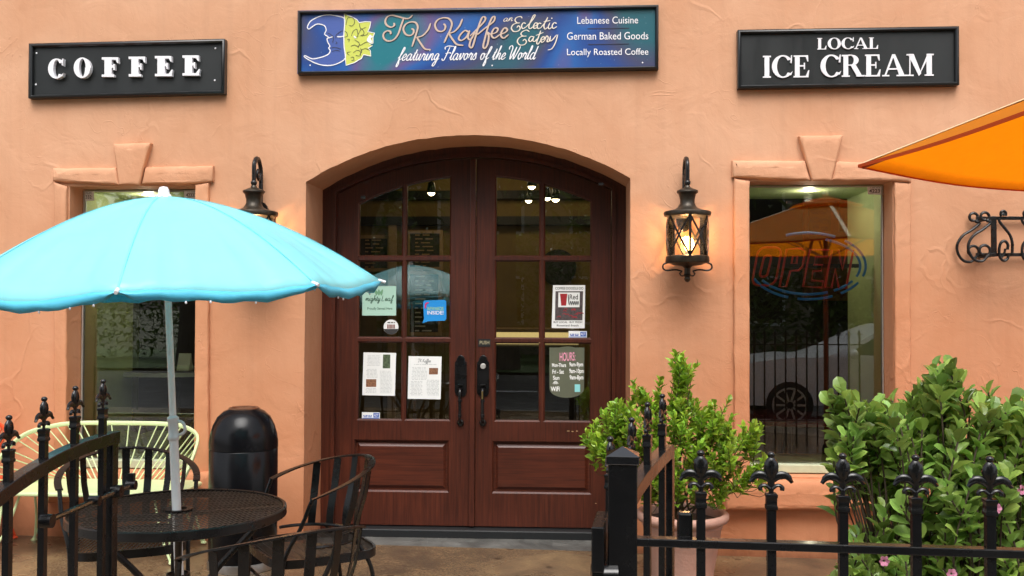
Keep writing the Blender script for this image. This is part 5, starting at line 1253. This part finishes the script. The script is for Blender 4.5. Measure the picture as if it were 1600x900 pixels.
def leaf_mat(name, c, var=.45, rough=.32, transl=.30):
    m = mat(name, c, rough, var=0, transl=transl, spec=.5)
    nt = m.node_tree; g = nd(m, 'ShaderNodeNewGeometry'); r = nd(m, 'ShaderNodeHueSaturation'); r.inputs['Color'].default_value = (*c, 1)
    r1 = nd(m, 'ShaderNodeMapRange'); r1.inputs[3].default_value = 1-var; r1.inputs[4].default_value = 1+var; nt.links.new(g.outputs['Random Per Island'], r1.inputs[0])
    ml = nd(m, 'ShaderNodeMath', operation='MULTIPLY'); nt.links.new(g.outputs['Random Per Island'], ml.inputs[0]); ml.inputs[1].default_value = 7.31
    fc = nd(m, 'ShaderNodeMath', operation='FRACT'); nt.links.new(ml.outputs[0], fc.inputs[0])
    r2 = nd(m, 'ShaderNodeMapRange'); r2.inputs[3].default_value = .475; r2.inputs[4].default_value = .515; nt.links.new(fc.outputs[0], r2.inputs[0])
    nt.links.new(r1.outputs[0], r.inputs['Value']); nt.links.new(r2.outputs[0], r.inputs['Hue'])
    nt.links.new(r.outputs[0], nt.nodes['Principled BSDF'].inputs['Base Color'])
    for n in nt.nodes:
        if n.type == 'BSDF_TRANSLUCENT': nt.links.new(r.outputs[0], n.inputs[0])
    return m
def shrub(root, base, lobes, leafL, leafW, lm, bm, seed, r0=.012, per=16, seg=.16, shape=None, up=.35, dens=1.):
    """stems arch from the base into each lobe; leaves sit along the last part of every twig"""
    rnd = random.Random(seed); lv = MB(); st = MB()
    for cx, cy, D, rx, ry, rdp, n in lobes:
        for i in range(int(n*dens)):
            while True:
                u, w, q = rnd.uniform(-1, 1), rnd.uniform(-1, 1), rnd.uniform(-1, 1)
                if u*u+w*w+q*q < 1: break
            tip = DP(cx+u*rx, cy+w*ry, D+q*rdp)
            hub = DP(cx, cy+ry*.9, D); hub = hub.lerp(base, .35)
            out = (tip-hub); mid = hub.lerp(tip, .5)+Vector((rnd.uniform(-.04, .04), rnd.uniform(-.04, .04), -.02))
            if i == 0: st.tube(catmull([base+Vector((rnd.uniform(-.05, .05), rnd.uniform(-.05, .05), 0)), base.lerp(hub, .5)+Vector((rnd.uniform(-.03, .03), 0, .02)), hub], 4), r0, 6, scale=[1-.06*j for j in range(9)])
            tipdir = (tip-mid).normalized(); tipdir = (tipdir+Vector((rnd.uniform(-.5, .5), rnd.uniform(-.5, .5), up))).normalized()
            tl = min((tip-hub).length, seg*rnd.uniform(.8, 1.35)); s0 = tip-tipdir*tl
            st.tube(catmull([hub, (hub+s0)/2+Vector((0, 0, -.01)), s0, tip], 3), r0*.32, 5)
            ang = rnd.uniform(0, 6.28)
            for j in range(per):
                t = (j+.6)/per; p = s0.lerp(tip, t); ang += 2.4+rnd.uniform(-.4, .4)
                side_ = tipdir.orthogonal().normalized(); side_ = Matrix.Rotation(ang, 3, tipdir) @ side_
                spread = .95-.5*t
                d = side_*spread+tipdir*(.55+.5*t); L = leafL*rnd.uniform(.65, 1.15)*(1-.25*t*t)
                leaf_at(lv, p, d, tipdir, L, leafW*rnd.uniform(.85, 1.1)*L/leafL, rnd, shape)
    return lv, st
# clay pot and its shrub
pp = CX((1066-800)/F*5.32, 5.32, 0); pz = gz(pp.x)
pot = empty('clay_pot', (pp.x, pp.y, pz), 'pale pink clay pot with rolled rim beside the gate leaf', 'plant pot')
clay = mat('pale_pink_clay', (.46, .265, .205), .72, var=.16, vs=5, bump=.25, bs=70)
MB().lathe([(.0,0),(.165,0),(.170,.012),(.170,.022),(.166,.027),(.171,.035),(.171,.045),(.172,.05),(.213,.29),(.218,.296),(.219,.306),(.216,.312),(.226,.318),(.246,.330),(.254,.348),(.252,.366),(.240,.376),(.226,.374),(.214,.362),(.208,.32),(0,.31)], 56, (pp.x, pp.y, pz)).build('pot_body', clay, pot, smooth=50)
MB().lathe([(.206,.325),(.12,.333),(0,.336)], 30, (pp.x, pp.y, pz)).build('soil', mat('potting_soil', (.03, .02, .014), .9, bump=.8, bs=70), pot)
ps = empty('potted_shrub', (pp.x, pp.y, pz+.33), 'bright green small leaved shrub growing in the clay pot', 'shrub')
lob = [(1062,568,5.25,30,24,.10,12),(1066,612,5.25,34,36,.12,14),(1010,606,5.25,30,20,.10,8),(975,640,5.2,40,28,.14,15),(938,672,5.2,36,26,.13,14),(955,700,5.2,34,22,.13,9),(1005,675,5.2,45,45,.17,18),(1060,690,5.2,60,55,.22,24),(1118,650,5.2,44,34,.18,17),(1135,700,5.2,52,45,.2,18),(1180,672,5.2,24,18,.1,7),(1185,722,5.15,26,20,.1,8),(1055,750,5.2,62,28,.2,14),(1120,745,5.2,40,26,.16,8),(1020,745,5.2,34,22,.14,6)]
lv, st = shrub(ps, Vector((pp.x, pp.y, pz+.33)), lob, .058, .034, None, None, 5, r0=.006, per=15, seg=.15, dens=1.15)
lv.build('foliage', leaf_mat('fresh_green_leaf', (.26, .44, .04), .40, .33, .38), ps, smooth=0); st.build('stem', mat('green_brown_stem', (.07, .055, .025), .7), ps)
# big camellia-like bush behind the fence
bb = DP(1500, 1500, 2.45); bb.z = gz(bb.x)-.02
rb = empty('leafy_bush', (bb.x, bb.y, bb.z), 'large glossy leaved green bush with a few pink flowers behind the fence', 'bush')
lob = [(1478,572,2.4,22,30,.08,5),(1455,620,2.45,36,34,.12,7),(1310,625,2.35,18,20,.06,4),(1340,645,2.35,30,26,.1,6),(1385,640,2.4,34,32,.12,7),(1330,690,2.35,34,24,.1,6),(1400,700,2.45,56,46,.18,13),(1480,680,2.45,62,54,.2,15),(1545,650,2.45,48,46,.18,11),(1590,640,2.4,30,50,.16,9),(1640,640,2.4,40,70,.2,8),(1430,770,2.45,74,50,.22,17),(1520,760,2.4,72,58,.22,18),(1590,760,2.4,52,62,.2,13),(1350,850,2.3,44,30,.12,8),(1420,870,2.4,60,40,.2,11),(1500,870,2.4,70,40,.22,12),(1590,870,2.4,56,44,.2,9),(1660,760,2.4,50,80,.2,8),(1330,905,2.3,40,24,.1,5)]
lv, st = shrub(rb, bb, lob, .055, .034, None, None, 11, r0=.007, per=14, seg=.14, shape=LEAF_ROUND, up=.2, dens=1.4)
lv.build('foliage', leaf_mat('glossy_bush_leaf', (.25, .40, .085), .55, .28, .36), rb, smooth=0); st.build('branch', mat('brown_branch', (.06, .04, .025), .8), rb)
pk = mat('pink_petal', (.72, .28, .42), .6, transl=.3); rnd = random.Random(4)
for px, py in ((1597, 765), (1381, 876), (1556, 794), (1486, 896)):
    c = DP(px, py, 2.2); s = MB()
    for k in range(6):
        a = k*1.05; d = Vector((math.cos(a), -.5, math.sin(a))); leaf_at(s, c+d*.002, d, Vector((0, -1, 0)), .011, .010, rnd, LEAF_ROUND)
    s.build('flower', pk, rb)
# little weeds at the foot of the gate
wp = CX((990-800)/F*4.6, 4.6, 0); wp.z = gz(wp.x); wd = MB(); rnd = random.Random(9)
for i in range(160):
    p = wp+Vector((rnd.gauss(0, .05), rnd.gauss(0, .05), .0)); leaf_at(wd, p, Vector((rnd.uniform(-1, 1), rnd.uniform(-1, 1), rnd.uniform(.5, 2))), Vector((0, 0, 1)), rnd.uniform(.02, .05), .004, rnd)
tag(wd.build('weed_tuft', leaf_mat('weed_leaf', (.09, .13, .05)), None, smooth=0, own=True), 'small grey green weed tuft on the pavement left of the clay pot', 'weed')

# ================================================================== inside the cafe
def interior_lamp(px, py, d, label):
    p = DP(px, py, d); e = empty('spot_lamp', p, label, 'ceiling lamp', 'spot lamps behind the door glass')
    MB().lathe([(.012,.10),(.03,.09),(.045,.0),(.042,-.005),(.012,.08)], 16, p).build('lamp_shade', M['iron'], e, smooth=40)
    MB().ball((p.x, p.y, p.z+.005), .034, 10).build('bulb', bulbglow2, e)
    MB().tube([(p.x, p.y, p.z+.1), (p.x, p.y, 3.2)], .006, 6).build('stem', M['iron'], e)
bulbglow2 = mat('lit_spot_bulb', (1, .85, .6), .4, emit=(1, .75, .42), es=10)
for px, py, d, lb in ((868, 311, 8.4, 'brightest spot lamp seen in the upper right pane of the right door'), (855, 309, 9.0, 'second spot lamp just left of the brightest one in the right door'), (826, 313, 9.6, 'dim spot lamp high in the inner pane of the right door'), (831, 291, 8.4, 'small spot lamp at the very top of the inner pane of the right door'), (674, 301, 8.8, 'small spot lamp high in the left door glass')): interior_lamp(px, py, d, lb)
for x, y in ((-.9, 3.2), (.6, 3.2), (-.2, 1.6)):
    l = bpy.data.lights.new('room_lamp', 'POINT'); l.energy = 3.2; l.color = (1, .74, .42); l.shadow_soft_size = .12
    o = bpy.data.objects.new('room_lamp', l); S.collection.objects.link(o); o.location = (x, y, 2.75)
# chalk menu boards on the back wall
def menu_board(c, label, seed, nl):
    y = BY-.05; q = [WP(px, py, y) for px, py in c]; root = empty('menu_board', (sum(p.x for p in q)/4, BY, min(p.z for p in q)), label, 'menu board', 'chalk menu boards on the back wall')
    x0, x1 = q[0].x, q[1].x; z1, z0 = q[0].z, q[2].z
    MB().box(x0, x1, y, BY-.003, z0, z1).build('board', M['chalkboard'], root, smooth=0)
    MB().plate([(x0-.03, z0-.03), (x1+.03, z0-.03), (x1+.03, z1+.03), (x0-.03, z1+.03)], [[(x0+.005, z0+.005), (x1-.005, z0+.005), (x1-.005, z1-.005), (x0+.005, z1-.005)]], y-.02, BY-.004).build('board_frame', M['tan'], root, smooth=0)
    e = MB(); r = random.Random(seed); h = (z1-z0)/nl
    for k in range(nl):
        z = z1-h*(k+.55); x = x0+.06
        while x < x1-.12:
            w = r.uniform(.03, .11); e.box(x, min(x+w, x1-.05), y-.004, y-.001, z-h*.14, z+h*.14); x += w+.03
        if r.random() < .2: continue
    e.build('chalk_text', M['chalk'] if seed % 2 else M['chalkwhite'], root, smooth=0)
menu_board([(562,372),(606,372),(606,420),(562,420)], 'left chalk menu board behind the left door', 1, 8)
menu_board([(640,364),(688,364),(688,418),(640,418)], 'orange lettered chalk menu board behind the left door', 3, 9)
menu_board([(640,428),(686,428),(686,520),(640,520)], 'tall tan framed chalk menu board low behind the left door', 2, 13)
# dark round wall disc and a counter with a lit pastry case
p = WP(872, 418, BY-.05); e = tag(MB().sweep([(p.x, BY-.06, p.z), (p.x, BY-.003, p.z)], [(.19*math.cos(a*.1963), .19*math.sin(a*.1963)) for a in range(32)]).build('wall_disc', M['beam'], None, own=True, smooth=30), 'large dark round wall ornament behind the right door', 'ornament')
a, b = WP(765, 560, 3.0), WP(905, 560, 3.0)
cz = WP(800, 541, 3.0).z; ct = WP(800, 519, 3.0).z
ctr = empty('pastry_counter', ((a.x+b.x)/2, 3.0, -.02), 'counter with a lit glass pastry case seen through the right door', 'counter')
MB().box(a.x, b.x, 3.0, 3.6, -.02, cz).build('counter_base', M['dark'], ctr, smooth=0, bevel=.01)
MB().box(a.x, b.x, 2.98, 3.6, ct, ct+.03).build('case_top', M['tan'], ctr, smooth=0)
MB().box(a.x, b.x, 3.40, 3.45, cz+.005, ct-.005).build('case_back', mat('lit_case_back', (.5, .32, .12), .6, emit=(1, .72, .28), es=.4), ctr, smooth=0)
s = MB(); r = random.Random(2)
for k in range(9): s.ball((a.x+.08+k*(b.x-a.x-.16)/8, 3.2, cz+.045), .045, 8, (1, 1, .6))
s.build('pastry', mat('pastry_crust', (.35, .16, .05), .6, var=.3), ctr)
# right window: orange wall piece with two scroll panels, a dark red table, the neon sign
a, b = WP(1255, 300, 2.17), WP(1352, 470, 2.17)
tag(MB().box(a.x, b.x, 2.165, 2.195, b.z, a.z+.25).build('wall_hanging', mat('burnt_orange_board', (.20, .06, .018), .7, var=.4), None, smooth=0, own=True), 'burnt orange wall board deep inside the right window', 'wall board')
def art(c, label):
    y = 2.13; q = [WP(px, py, y) for px, py in c]; root = empty('art_panel', ((q[0].x+q[1].x)/2, 2.165, q[2].z), label, 'wall art')
    MB().box(q[0].x, q[1].x, y, 2.163, q[2].z, q[0].z).build('panel', mat('dull_ochre_panel', (.10, .065, .022), .7, var=.3) if 'dull_ochre_panel' not in bpy.data.materials else bpy.data.materials['dull_ochre_panel'], root, smooth=0)
    e = MB(); x0, y0 = c[0]; w, h = c[1][0]-x0, c[2][1]-y0
    for k, (u, v, r_) in enumerate(((.3,.2,.16),(.7,.2,.16),(.3,.55,.18),(.72,.6,.16),(.3,.85,.12),(.7,.88,.12))):
        ribbon(e, [(x0+w*u+w*r_*1.4*(1-.6*i/16)*math.cos(i*.6+k), y0+h*v+h*r_*.7*(1-.6*i/16)*math.sin(i*.6+k)) for i in range(17)], 2.0, y-.001-.0012*k, .4, n=2)
    e.build('scroll_pattern', M['ink'], root, smooth=0)
art([(1264,322),(1298,322),(1298,362),(1264,362)], 'small ochre panel with black scrollwork, left of its larger twin')
art([(1312,312),(1352,312),(1352,362),(1312,362)], 'larger ochre panel with black scrollwork inside the right window')
ns = empty('neon_sign', WP(1262, 470, .45), 'oval neon OPEN sign with red letters and blue rings in the right window', 'neon sign')
neon_r = mat('red_neon_tube', (.5, .03, .03), .3, emit=(1, .05, .04), es=.02); neon_b = mat('blue_neon_tube', (.05, .25, .6), .3, emit=(.05, .28, .9), es=.02)
NY = .36; zn = lambda q: [WP(1140+a/4.09, 260+b/4.09, NY) for a, b in q]
for rx, ry, arcs in ((370, 212, ((-112,-62),(-50,18),(30,55),(65,100),(110,158))), (335, 180, ((-70,22),(32,60),(68,150)))):
    for a0, a1 in arcs:
        MB().tube(zn([(500+rx*math.cos(R(a0+(a1-a0)*i/14)), 637+ry*math.sin(R(a0+(a1-a0)*i/14))) for i in range(15)]), .008, 8).build('neon_ring', neon_b, ns)
def outline(q, closed=True): MB().tube(zn(q), .0075, 8, closed=closed).build('neon_letter', neon_r, ns)
def rr(x0, y0, x1, y1, sh, r=22):
    q = []
    for cx, cy, a in ((x1-r, y0+r, -90), (x1-r, y1-r, 0), (x0+r, y1-r, 90), (x0+r, y0+r, 180)):
        for i in range(5): q.append((cx+r*math.cos(R(a+22.5*i))+sh*(y1-(cy+r*math.sin(R(a+22.5*i))))/(y1-y0), cy+r*math.sin(R(a+22.5*i))))
    return q
outline(rr(140, 518, 290, 760, 45, 45)); outline(rr(190, 570, 238, 705, 32, 20))
sl_ = lambda q, sh=48, yb=775, h=250: [(x+sh*(yb-y)/h, y) for x, y in q]
outline(sl_([(318,770),(318,530),(410,525),(440,545),(440,640),(420,665),(368,668),(360,768)])); outline(sl_([(366,575),(395,575),(398,620),(366,620)]))
outline(sl_([(468,768),(468,532),(590,535),(590,575),(512,580),(512,628),(565,630),(565,668),(512,670),(515,728),(590,735),(590,775)]))
outline(sl_([(608,775),(608,535),(650,535),(700,660),(702,535),(745,535),(745,780),(700,780),(652,655),(652,775)]))
MB().box(WP(1180, 465, NY+.03).x, WP(1345, 465, NY+.03).x, NY+.02, NY+.035, WP(1260, 418, NY).z, WP(1260, 412, NY).z).build('backing_bar', M['beam'], ns, smooth=0)
def cafe_table(px, py, y, label, m, r=.36, extra=None):
    p = WP(px, py, y); e = empty('cafe_table', (p.x, y, -.02), label, 'table')
    MB().lathe([(0,p.z-.03),(r-.005,p.z-.03),(r,p.z-.025),(r,p.z-.003),(r-.004,p.z),(0,p.z)], 40, (p.x, y, 0)).build('table_top', m, e, smooth=40)
    MB().lathe([(.22,-.02),(.22,0),(.04,.02),(.03,p.z-.03)], 24, (p.x, y, 0)).build('pedestal', M['beam'], e, smooth=40); return p
p = cafe_table(275, 577, 1.1, 'high round table with pale edge inside the left window', M['dark'], .42)
MB().sweep([(p.x+.421*math.cos(a*.0982), 1.1+.421*math.sin(a*.0982), p.z-.015) for a in range(64)], [(-.015,-.004),(.014,-.004),(.014,.003),(-.015,.003)], ref=(0, 0, 1), closed=True).build('table_edge', mat('pale_edge_band', (.62, .62, .60), .4), [o for o in S.objects if o.name.startswith('cafe_table')][0])
s = MB(); c = WP(287, 564, .95); s.add([(c.x-.045,.93,p.z+.001),(c.x+.045,.93,p.z+.001),(c.x+.045,1.02,p.z+.001),(c.x-.045,1.02,p.z+.001),(c.x-.045,.975,p.z+.125),(c.x+.045,.975,p.z+.125)], [(0,1,5,4),(2,3,4,5),(0,4,3),(1,2,5)])
tag(s.build('tent_card', M['paper'], None, smooth=0, own=True), 'white folded tent card on the high table in the left window', 'card')
cafe_table(1230, 650, 1.15, 'dark red round table inside the right window', mat('wine_red_laminate', (.10, .012, .02), .25, coat=.3), .42)
for k, (px, lb) in enumerate(((195, 'green cushion on the left end of the window seat'), (250, 'green cushion on the right end of the window seat'))):
    c = WP(px, 722, .45); s = MB(); s.ball((c.x, .42, LZ0+.105), .15, 16, (1.15, .45, .68)); s.v = [v if abs(v.x-c.x) < 9 else v for v in s.v]
    tag(s.build('cushion', mat('green_cushion_cloth', (.22, .30, .10), .9, var=.3, vs=30, bump=.3, bs=120) if k == 0 else bpy.data.materials['green_cushion_cloth'], None, own=True), lb, 'cushion', 'cushions in the left window')

# ================================================================== across the street (seen mirrored in the panes)
def car(x, y, rz, paint, label):
    root = empty('parked_car', (0, 0, 0), label, 'car')
    prof = [(-2.25,.32),(-2.30,.55),(-2.22,.78),(-1.95,.92),(-1.30,1.0),(-.85,1.03),(.0,1.42),(.45,1.47),(1.0,1.46),(1.55,1.33),(2.05,1.10),(2.30,1.02),(2.36,.70),(2.30,.34)]
    prof = [(p.x, p.z) for p in catmull([(a, 0, b) for a, b in prof], 4)]
    s = MB(); n = len(prof); rows = []
    def hw(z): return .88 if z < .75 else .88-.02*(z-.75)/.25 if z < 1.0 else .86-.22*(z-1.0)/.47
    for side_ in (-1, 1): rows.append([(a, side_*hw(b), b) for a, b in prof])
    v = rows[0]+rows[1]; f = [(i, i+1, n+i+1, n+i) for i in range(n-1)]+[(n-1, 0, n, 2*n-1)]
    tri = tessellate_polygon([[Vector((a, b, 0)) for a, b in prof]])
    f += [tuple(t) for t in tri]+[tuple(n+i for i in t[::-1]) for t in tri]; s.add(v, f); s.build('body', paint, root, smooth=40)
    gl = mat('dark_car_glass', (.008, .010, .012), .05, coat=.5) if 'dark_car_glass' not in bpy.data.materials else bpy.data.materials['dark_car_glass']
    for side_ in (-1, 1):
        for poly in ([(-.62,1.04),(-.05,1.36),(.42,1.405),(.42,1.02)], [(.50,1.02),(.50,1.405),(1.0,1.39),(1.62,1.20),(1.70,1.05)]):
            g = MB(); q = [(a, side_*(hw(b)+.004), b) for a, b in poly]; q2 = [(a, side_*(hw(b)-.02), b) for a, b in poly]; m_ = len(q)
            g.add(q+q2, [tuple(range(m_)), tuple(range(2*m_-1, m_-1, -1))]+[(i, m_+i, m_+(i+1) % m_, (i+1) % m_) for i in range(m_)]); g.build('side_window', gl, root, smooth=0)
        g = MB(); g.ball((-.55, side_*.98, 1.05), .10, 10, (.6, 1, .7)); g.build('wing_mirror', paint, root)
        for wx in (-1.42, 1.42):
            w = MB().sweep([(wx, side_*.68, .33), (wx, side_*.895, .33)], [(.33*math.cos(a*.2618), .33*math.sin(a*.2618)) for a in range(24)]); w_ = w.build('wheel', M['beam'], root, smooth=30)
            h = MB()
            for k in range(10):
                a = k*.628; h.bar([(wx+.05*math.cos(a), side_*.90, .33+.05*math.sin(a)), (wx+.23*math.cos(a), side_*.90, .33+.23*math.sin(a))], .02, .028, ref=(0, 1, 0))
            h.tube([(wx+.235*math.cos(a*.2618), side_*.90, .33+.235*math.sin(a*.2618)) for a in range(24)], .014, 6, closed=True); h.build('rim', M['alu'], w_)
        h = MB(); h.ball((-2.12, side_*.66, .70), .13, 10, (.8, 1.2, .6)); h.build('headlight', M['whiteplastic'], root)
        h = MB(); h.ball((2.25, side_*.68, .86), .12, 10, (.5, 1.1, .8)); h.build('tail_light', M['red'], root)
    root.location = (x, y, gz(max(-8, min(8, x)))-.15); root.rotation_euler = (0, 0, rz)
car(4.6, -8.35, 0, mat('silver_car_paint', (.78, .79, .80), .3, .0, coat=.6), 'silver parked car mirrored in the right window')
# street trees
def make_tree(seed, h=8.5, cr=3.1):
    rnd = random.Random(seed); root = empty('street_tree', (0, 0, 0), 'tree', 'tree'); t = MB(); c = MB()
    t.tube(catmull([(0,0,-.2),(.05,.02,1.2),(-.05,.05,2.6),(.1,0,h*.62)], 5), .20, 10, scale=[1.25-.055*i for i in range(16)])
    cl = []
    for i in range(9):
        a = i*2.4; r = rnd.uniform(.5, 1)*cr*.7; e = Vector((r*math.cos(a), r*math.sin(a), h*rnd.uniform(.42, .85))); b = Vector((0, 0, h*rnd.uniform(.28, .5)))
        t.tube(catmull([b, b.lerp(e, .5)+Vector((0, 0, .3)), e], 4), .07, 6, scale=[1-.09*k for k in range(9)]); cl.append(e)
    for e in cl+[Vector((0, 0, h*.85))]:
        for k in range(9):
            q = e+Vector((rnd.gauss(0, .75), rnd.gauss(0, .75), rnd.gauss(0, .55)))
            for j in range(40):
                p = q+Vector((rnd.gauss(0, .34), rnd.gauss(0, .34), rnd.gauss(0, .26))); leaf_at(c, p, Vector((rnd.gauss(0, 1), rnd.gauss(0, 1), rnd.gauss(0, .6))), Vector((0, 0, 1)), rnd.uniform(.22, .4), .075, rnd)
    t.build('trunk', mat('tree_bark', (.09, .07, .05), .9, var=.3) if 'tree_bark' not in bpy.data.materials else bpy.data.materials['tree_bark'], root)
    c.build('crown', leaf_mat('tree_leaf', (.10, .165, .032)) if 'tree_leaf' not in bpy.data.materials else bpy.data.materials['tree_leaf'], root, smooth=0)
    return root
tr = [make_tree(1), make_tree(2, 7.2, 3.4)]
spots = [(-9.5,-17.6,0,'leftmost tree of the row on the far lawn'),(-5.2,-18.2,1.2,'second tree from the left on the far lawn'),(-1.4,-17.4,2.2,'tree on the far lawn straight behind the camera'),(2.6,-18.3,.6,'tree right of the middle on the far lawn'),(6.4,-17.5,3.4,'second tree from the right on the far lawn'),(10.4,-18,4.4,'rightmost tree of the row on the far lawn')]
for i, (x, y, a, lb) in enumerate(spots):
    o = tr[i] if i < 2 else copy_tree(tr[i % 2]); o.location = (x, y, gz(x)-.1); o.rotation_euler = (0, 0, a); o['label'] = lb; o['group'] = 'street trees across the road'
    k = 1.25+.06*((i*7) % 5)
    if k != 1: o.scale = (k, k, k)
# clipped hedge behind the parked cars
hd = empty('hedge', (7, -16.7, gz(7)-.1), 'long dark green hedge on the far side of the road behind the silver car', 'hedge'); c = MB(); rnd = random.Random(77)
for i in range(5200):
    p = Vector((rnd.uniform(1.2, 13), -16.7+rnd.uniform(-.45, .45), gz(7)-.1+2.5*rnd.random()**.7+.15*math.sin(i))); leaf_at(c, p, Vector((rnd.gauss(0, 1), rnd.gauss(0, 1), rnd.gauss(.3, .7))), Vector((0, 0, 1)), rnd.uniform(.16, .28), .10, rnd)
c.build('foliage', bpy.data.materials['tree_leaf'], hd, smooth=0)
hd = empty('hedge', (-6, -21, gz(-6)-.1), 'added unseen hedge left of the camera, darkening the left window reflection', 'hedge'); c = MB()  # unseen hedge, added to darken what the left window mirrors
for i in range(12000):
    p = Vector((rnd.uniform(-15, 2.5), -21+rnd.uniform(-.45, .45), gz(-6)-.1+3.6*rnd.random()**.7+.15*math.sin(i))); leaf_at(c, p, Vector((rnd.gauss(0, 1), rnd.gauss(0, 1), rnd.gauss(.3, .7))), Vector((0, 0, 1)), rnd.uniform(.12, .22), .08, rnd)
c.build('foliage', bpy.data.materials['tree_leaf'], hd, smooth=0)
# a plain pale house beyond the trees
hs_ = empty('street_house', (-3, -25, 0), 'pale two storey house beyond the trees across the street', 'house')
wl = mat('pale_house_wall', (.30, .26, .20), .8, var=.15); gl = bpy.data.materials['dark_car_glass']
MB().box(-12, 15, -32, -25, -.4, 7.2).build('wall', wl, hs_, smooth=0)
s = MB(); s.add([(-12.6,-24.4,7.2),(15.6,-24.4,7.2),(15.6,-32.6,7.2),(-12.6,-32.6,7.2),(-10,-28.5,10.4),(13,-28.5,10.4)], [(0,1,5,4),(1,2,5),(2,3,4,5),(3,0,4),(3,2,1,0)]); s.build('roof', mat('brown_shingle', (.12, .09, .07), .85, var=.3, vs=10), hs_, smooth=0)
for z in (.9, 3.9):
    for k in range(9):
        x = -11+2.8*k; fr = MB().box(x, x+1.3, -25.0+.003, -24.93, z, z+1.6).build('window', M['white'], hs_, smooth=0); MB().box(x+.1, x+1.2, -24.928, -24.915, z+.1, z+1.5).build('pane', gl, fr, smooth=0)
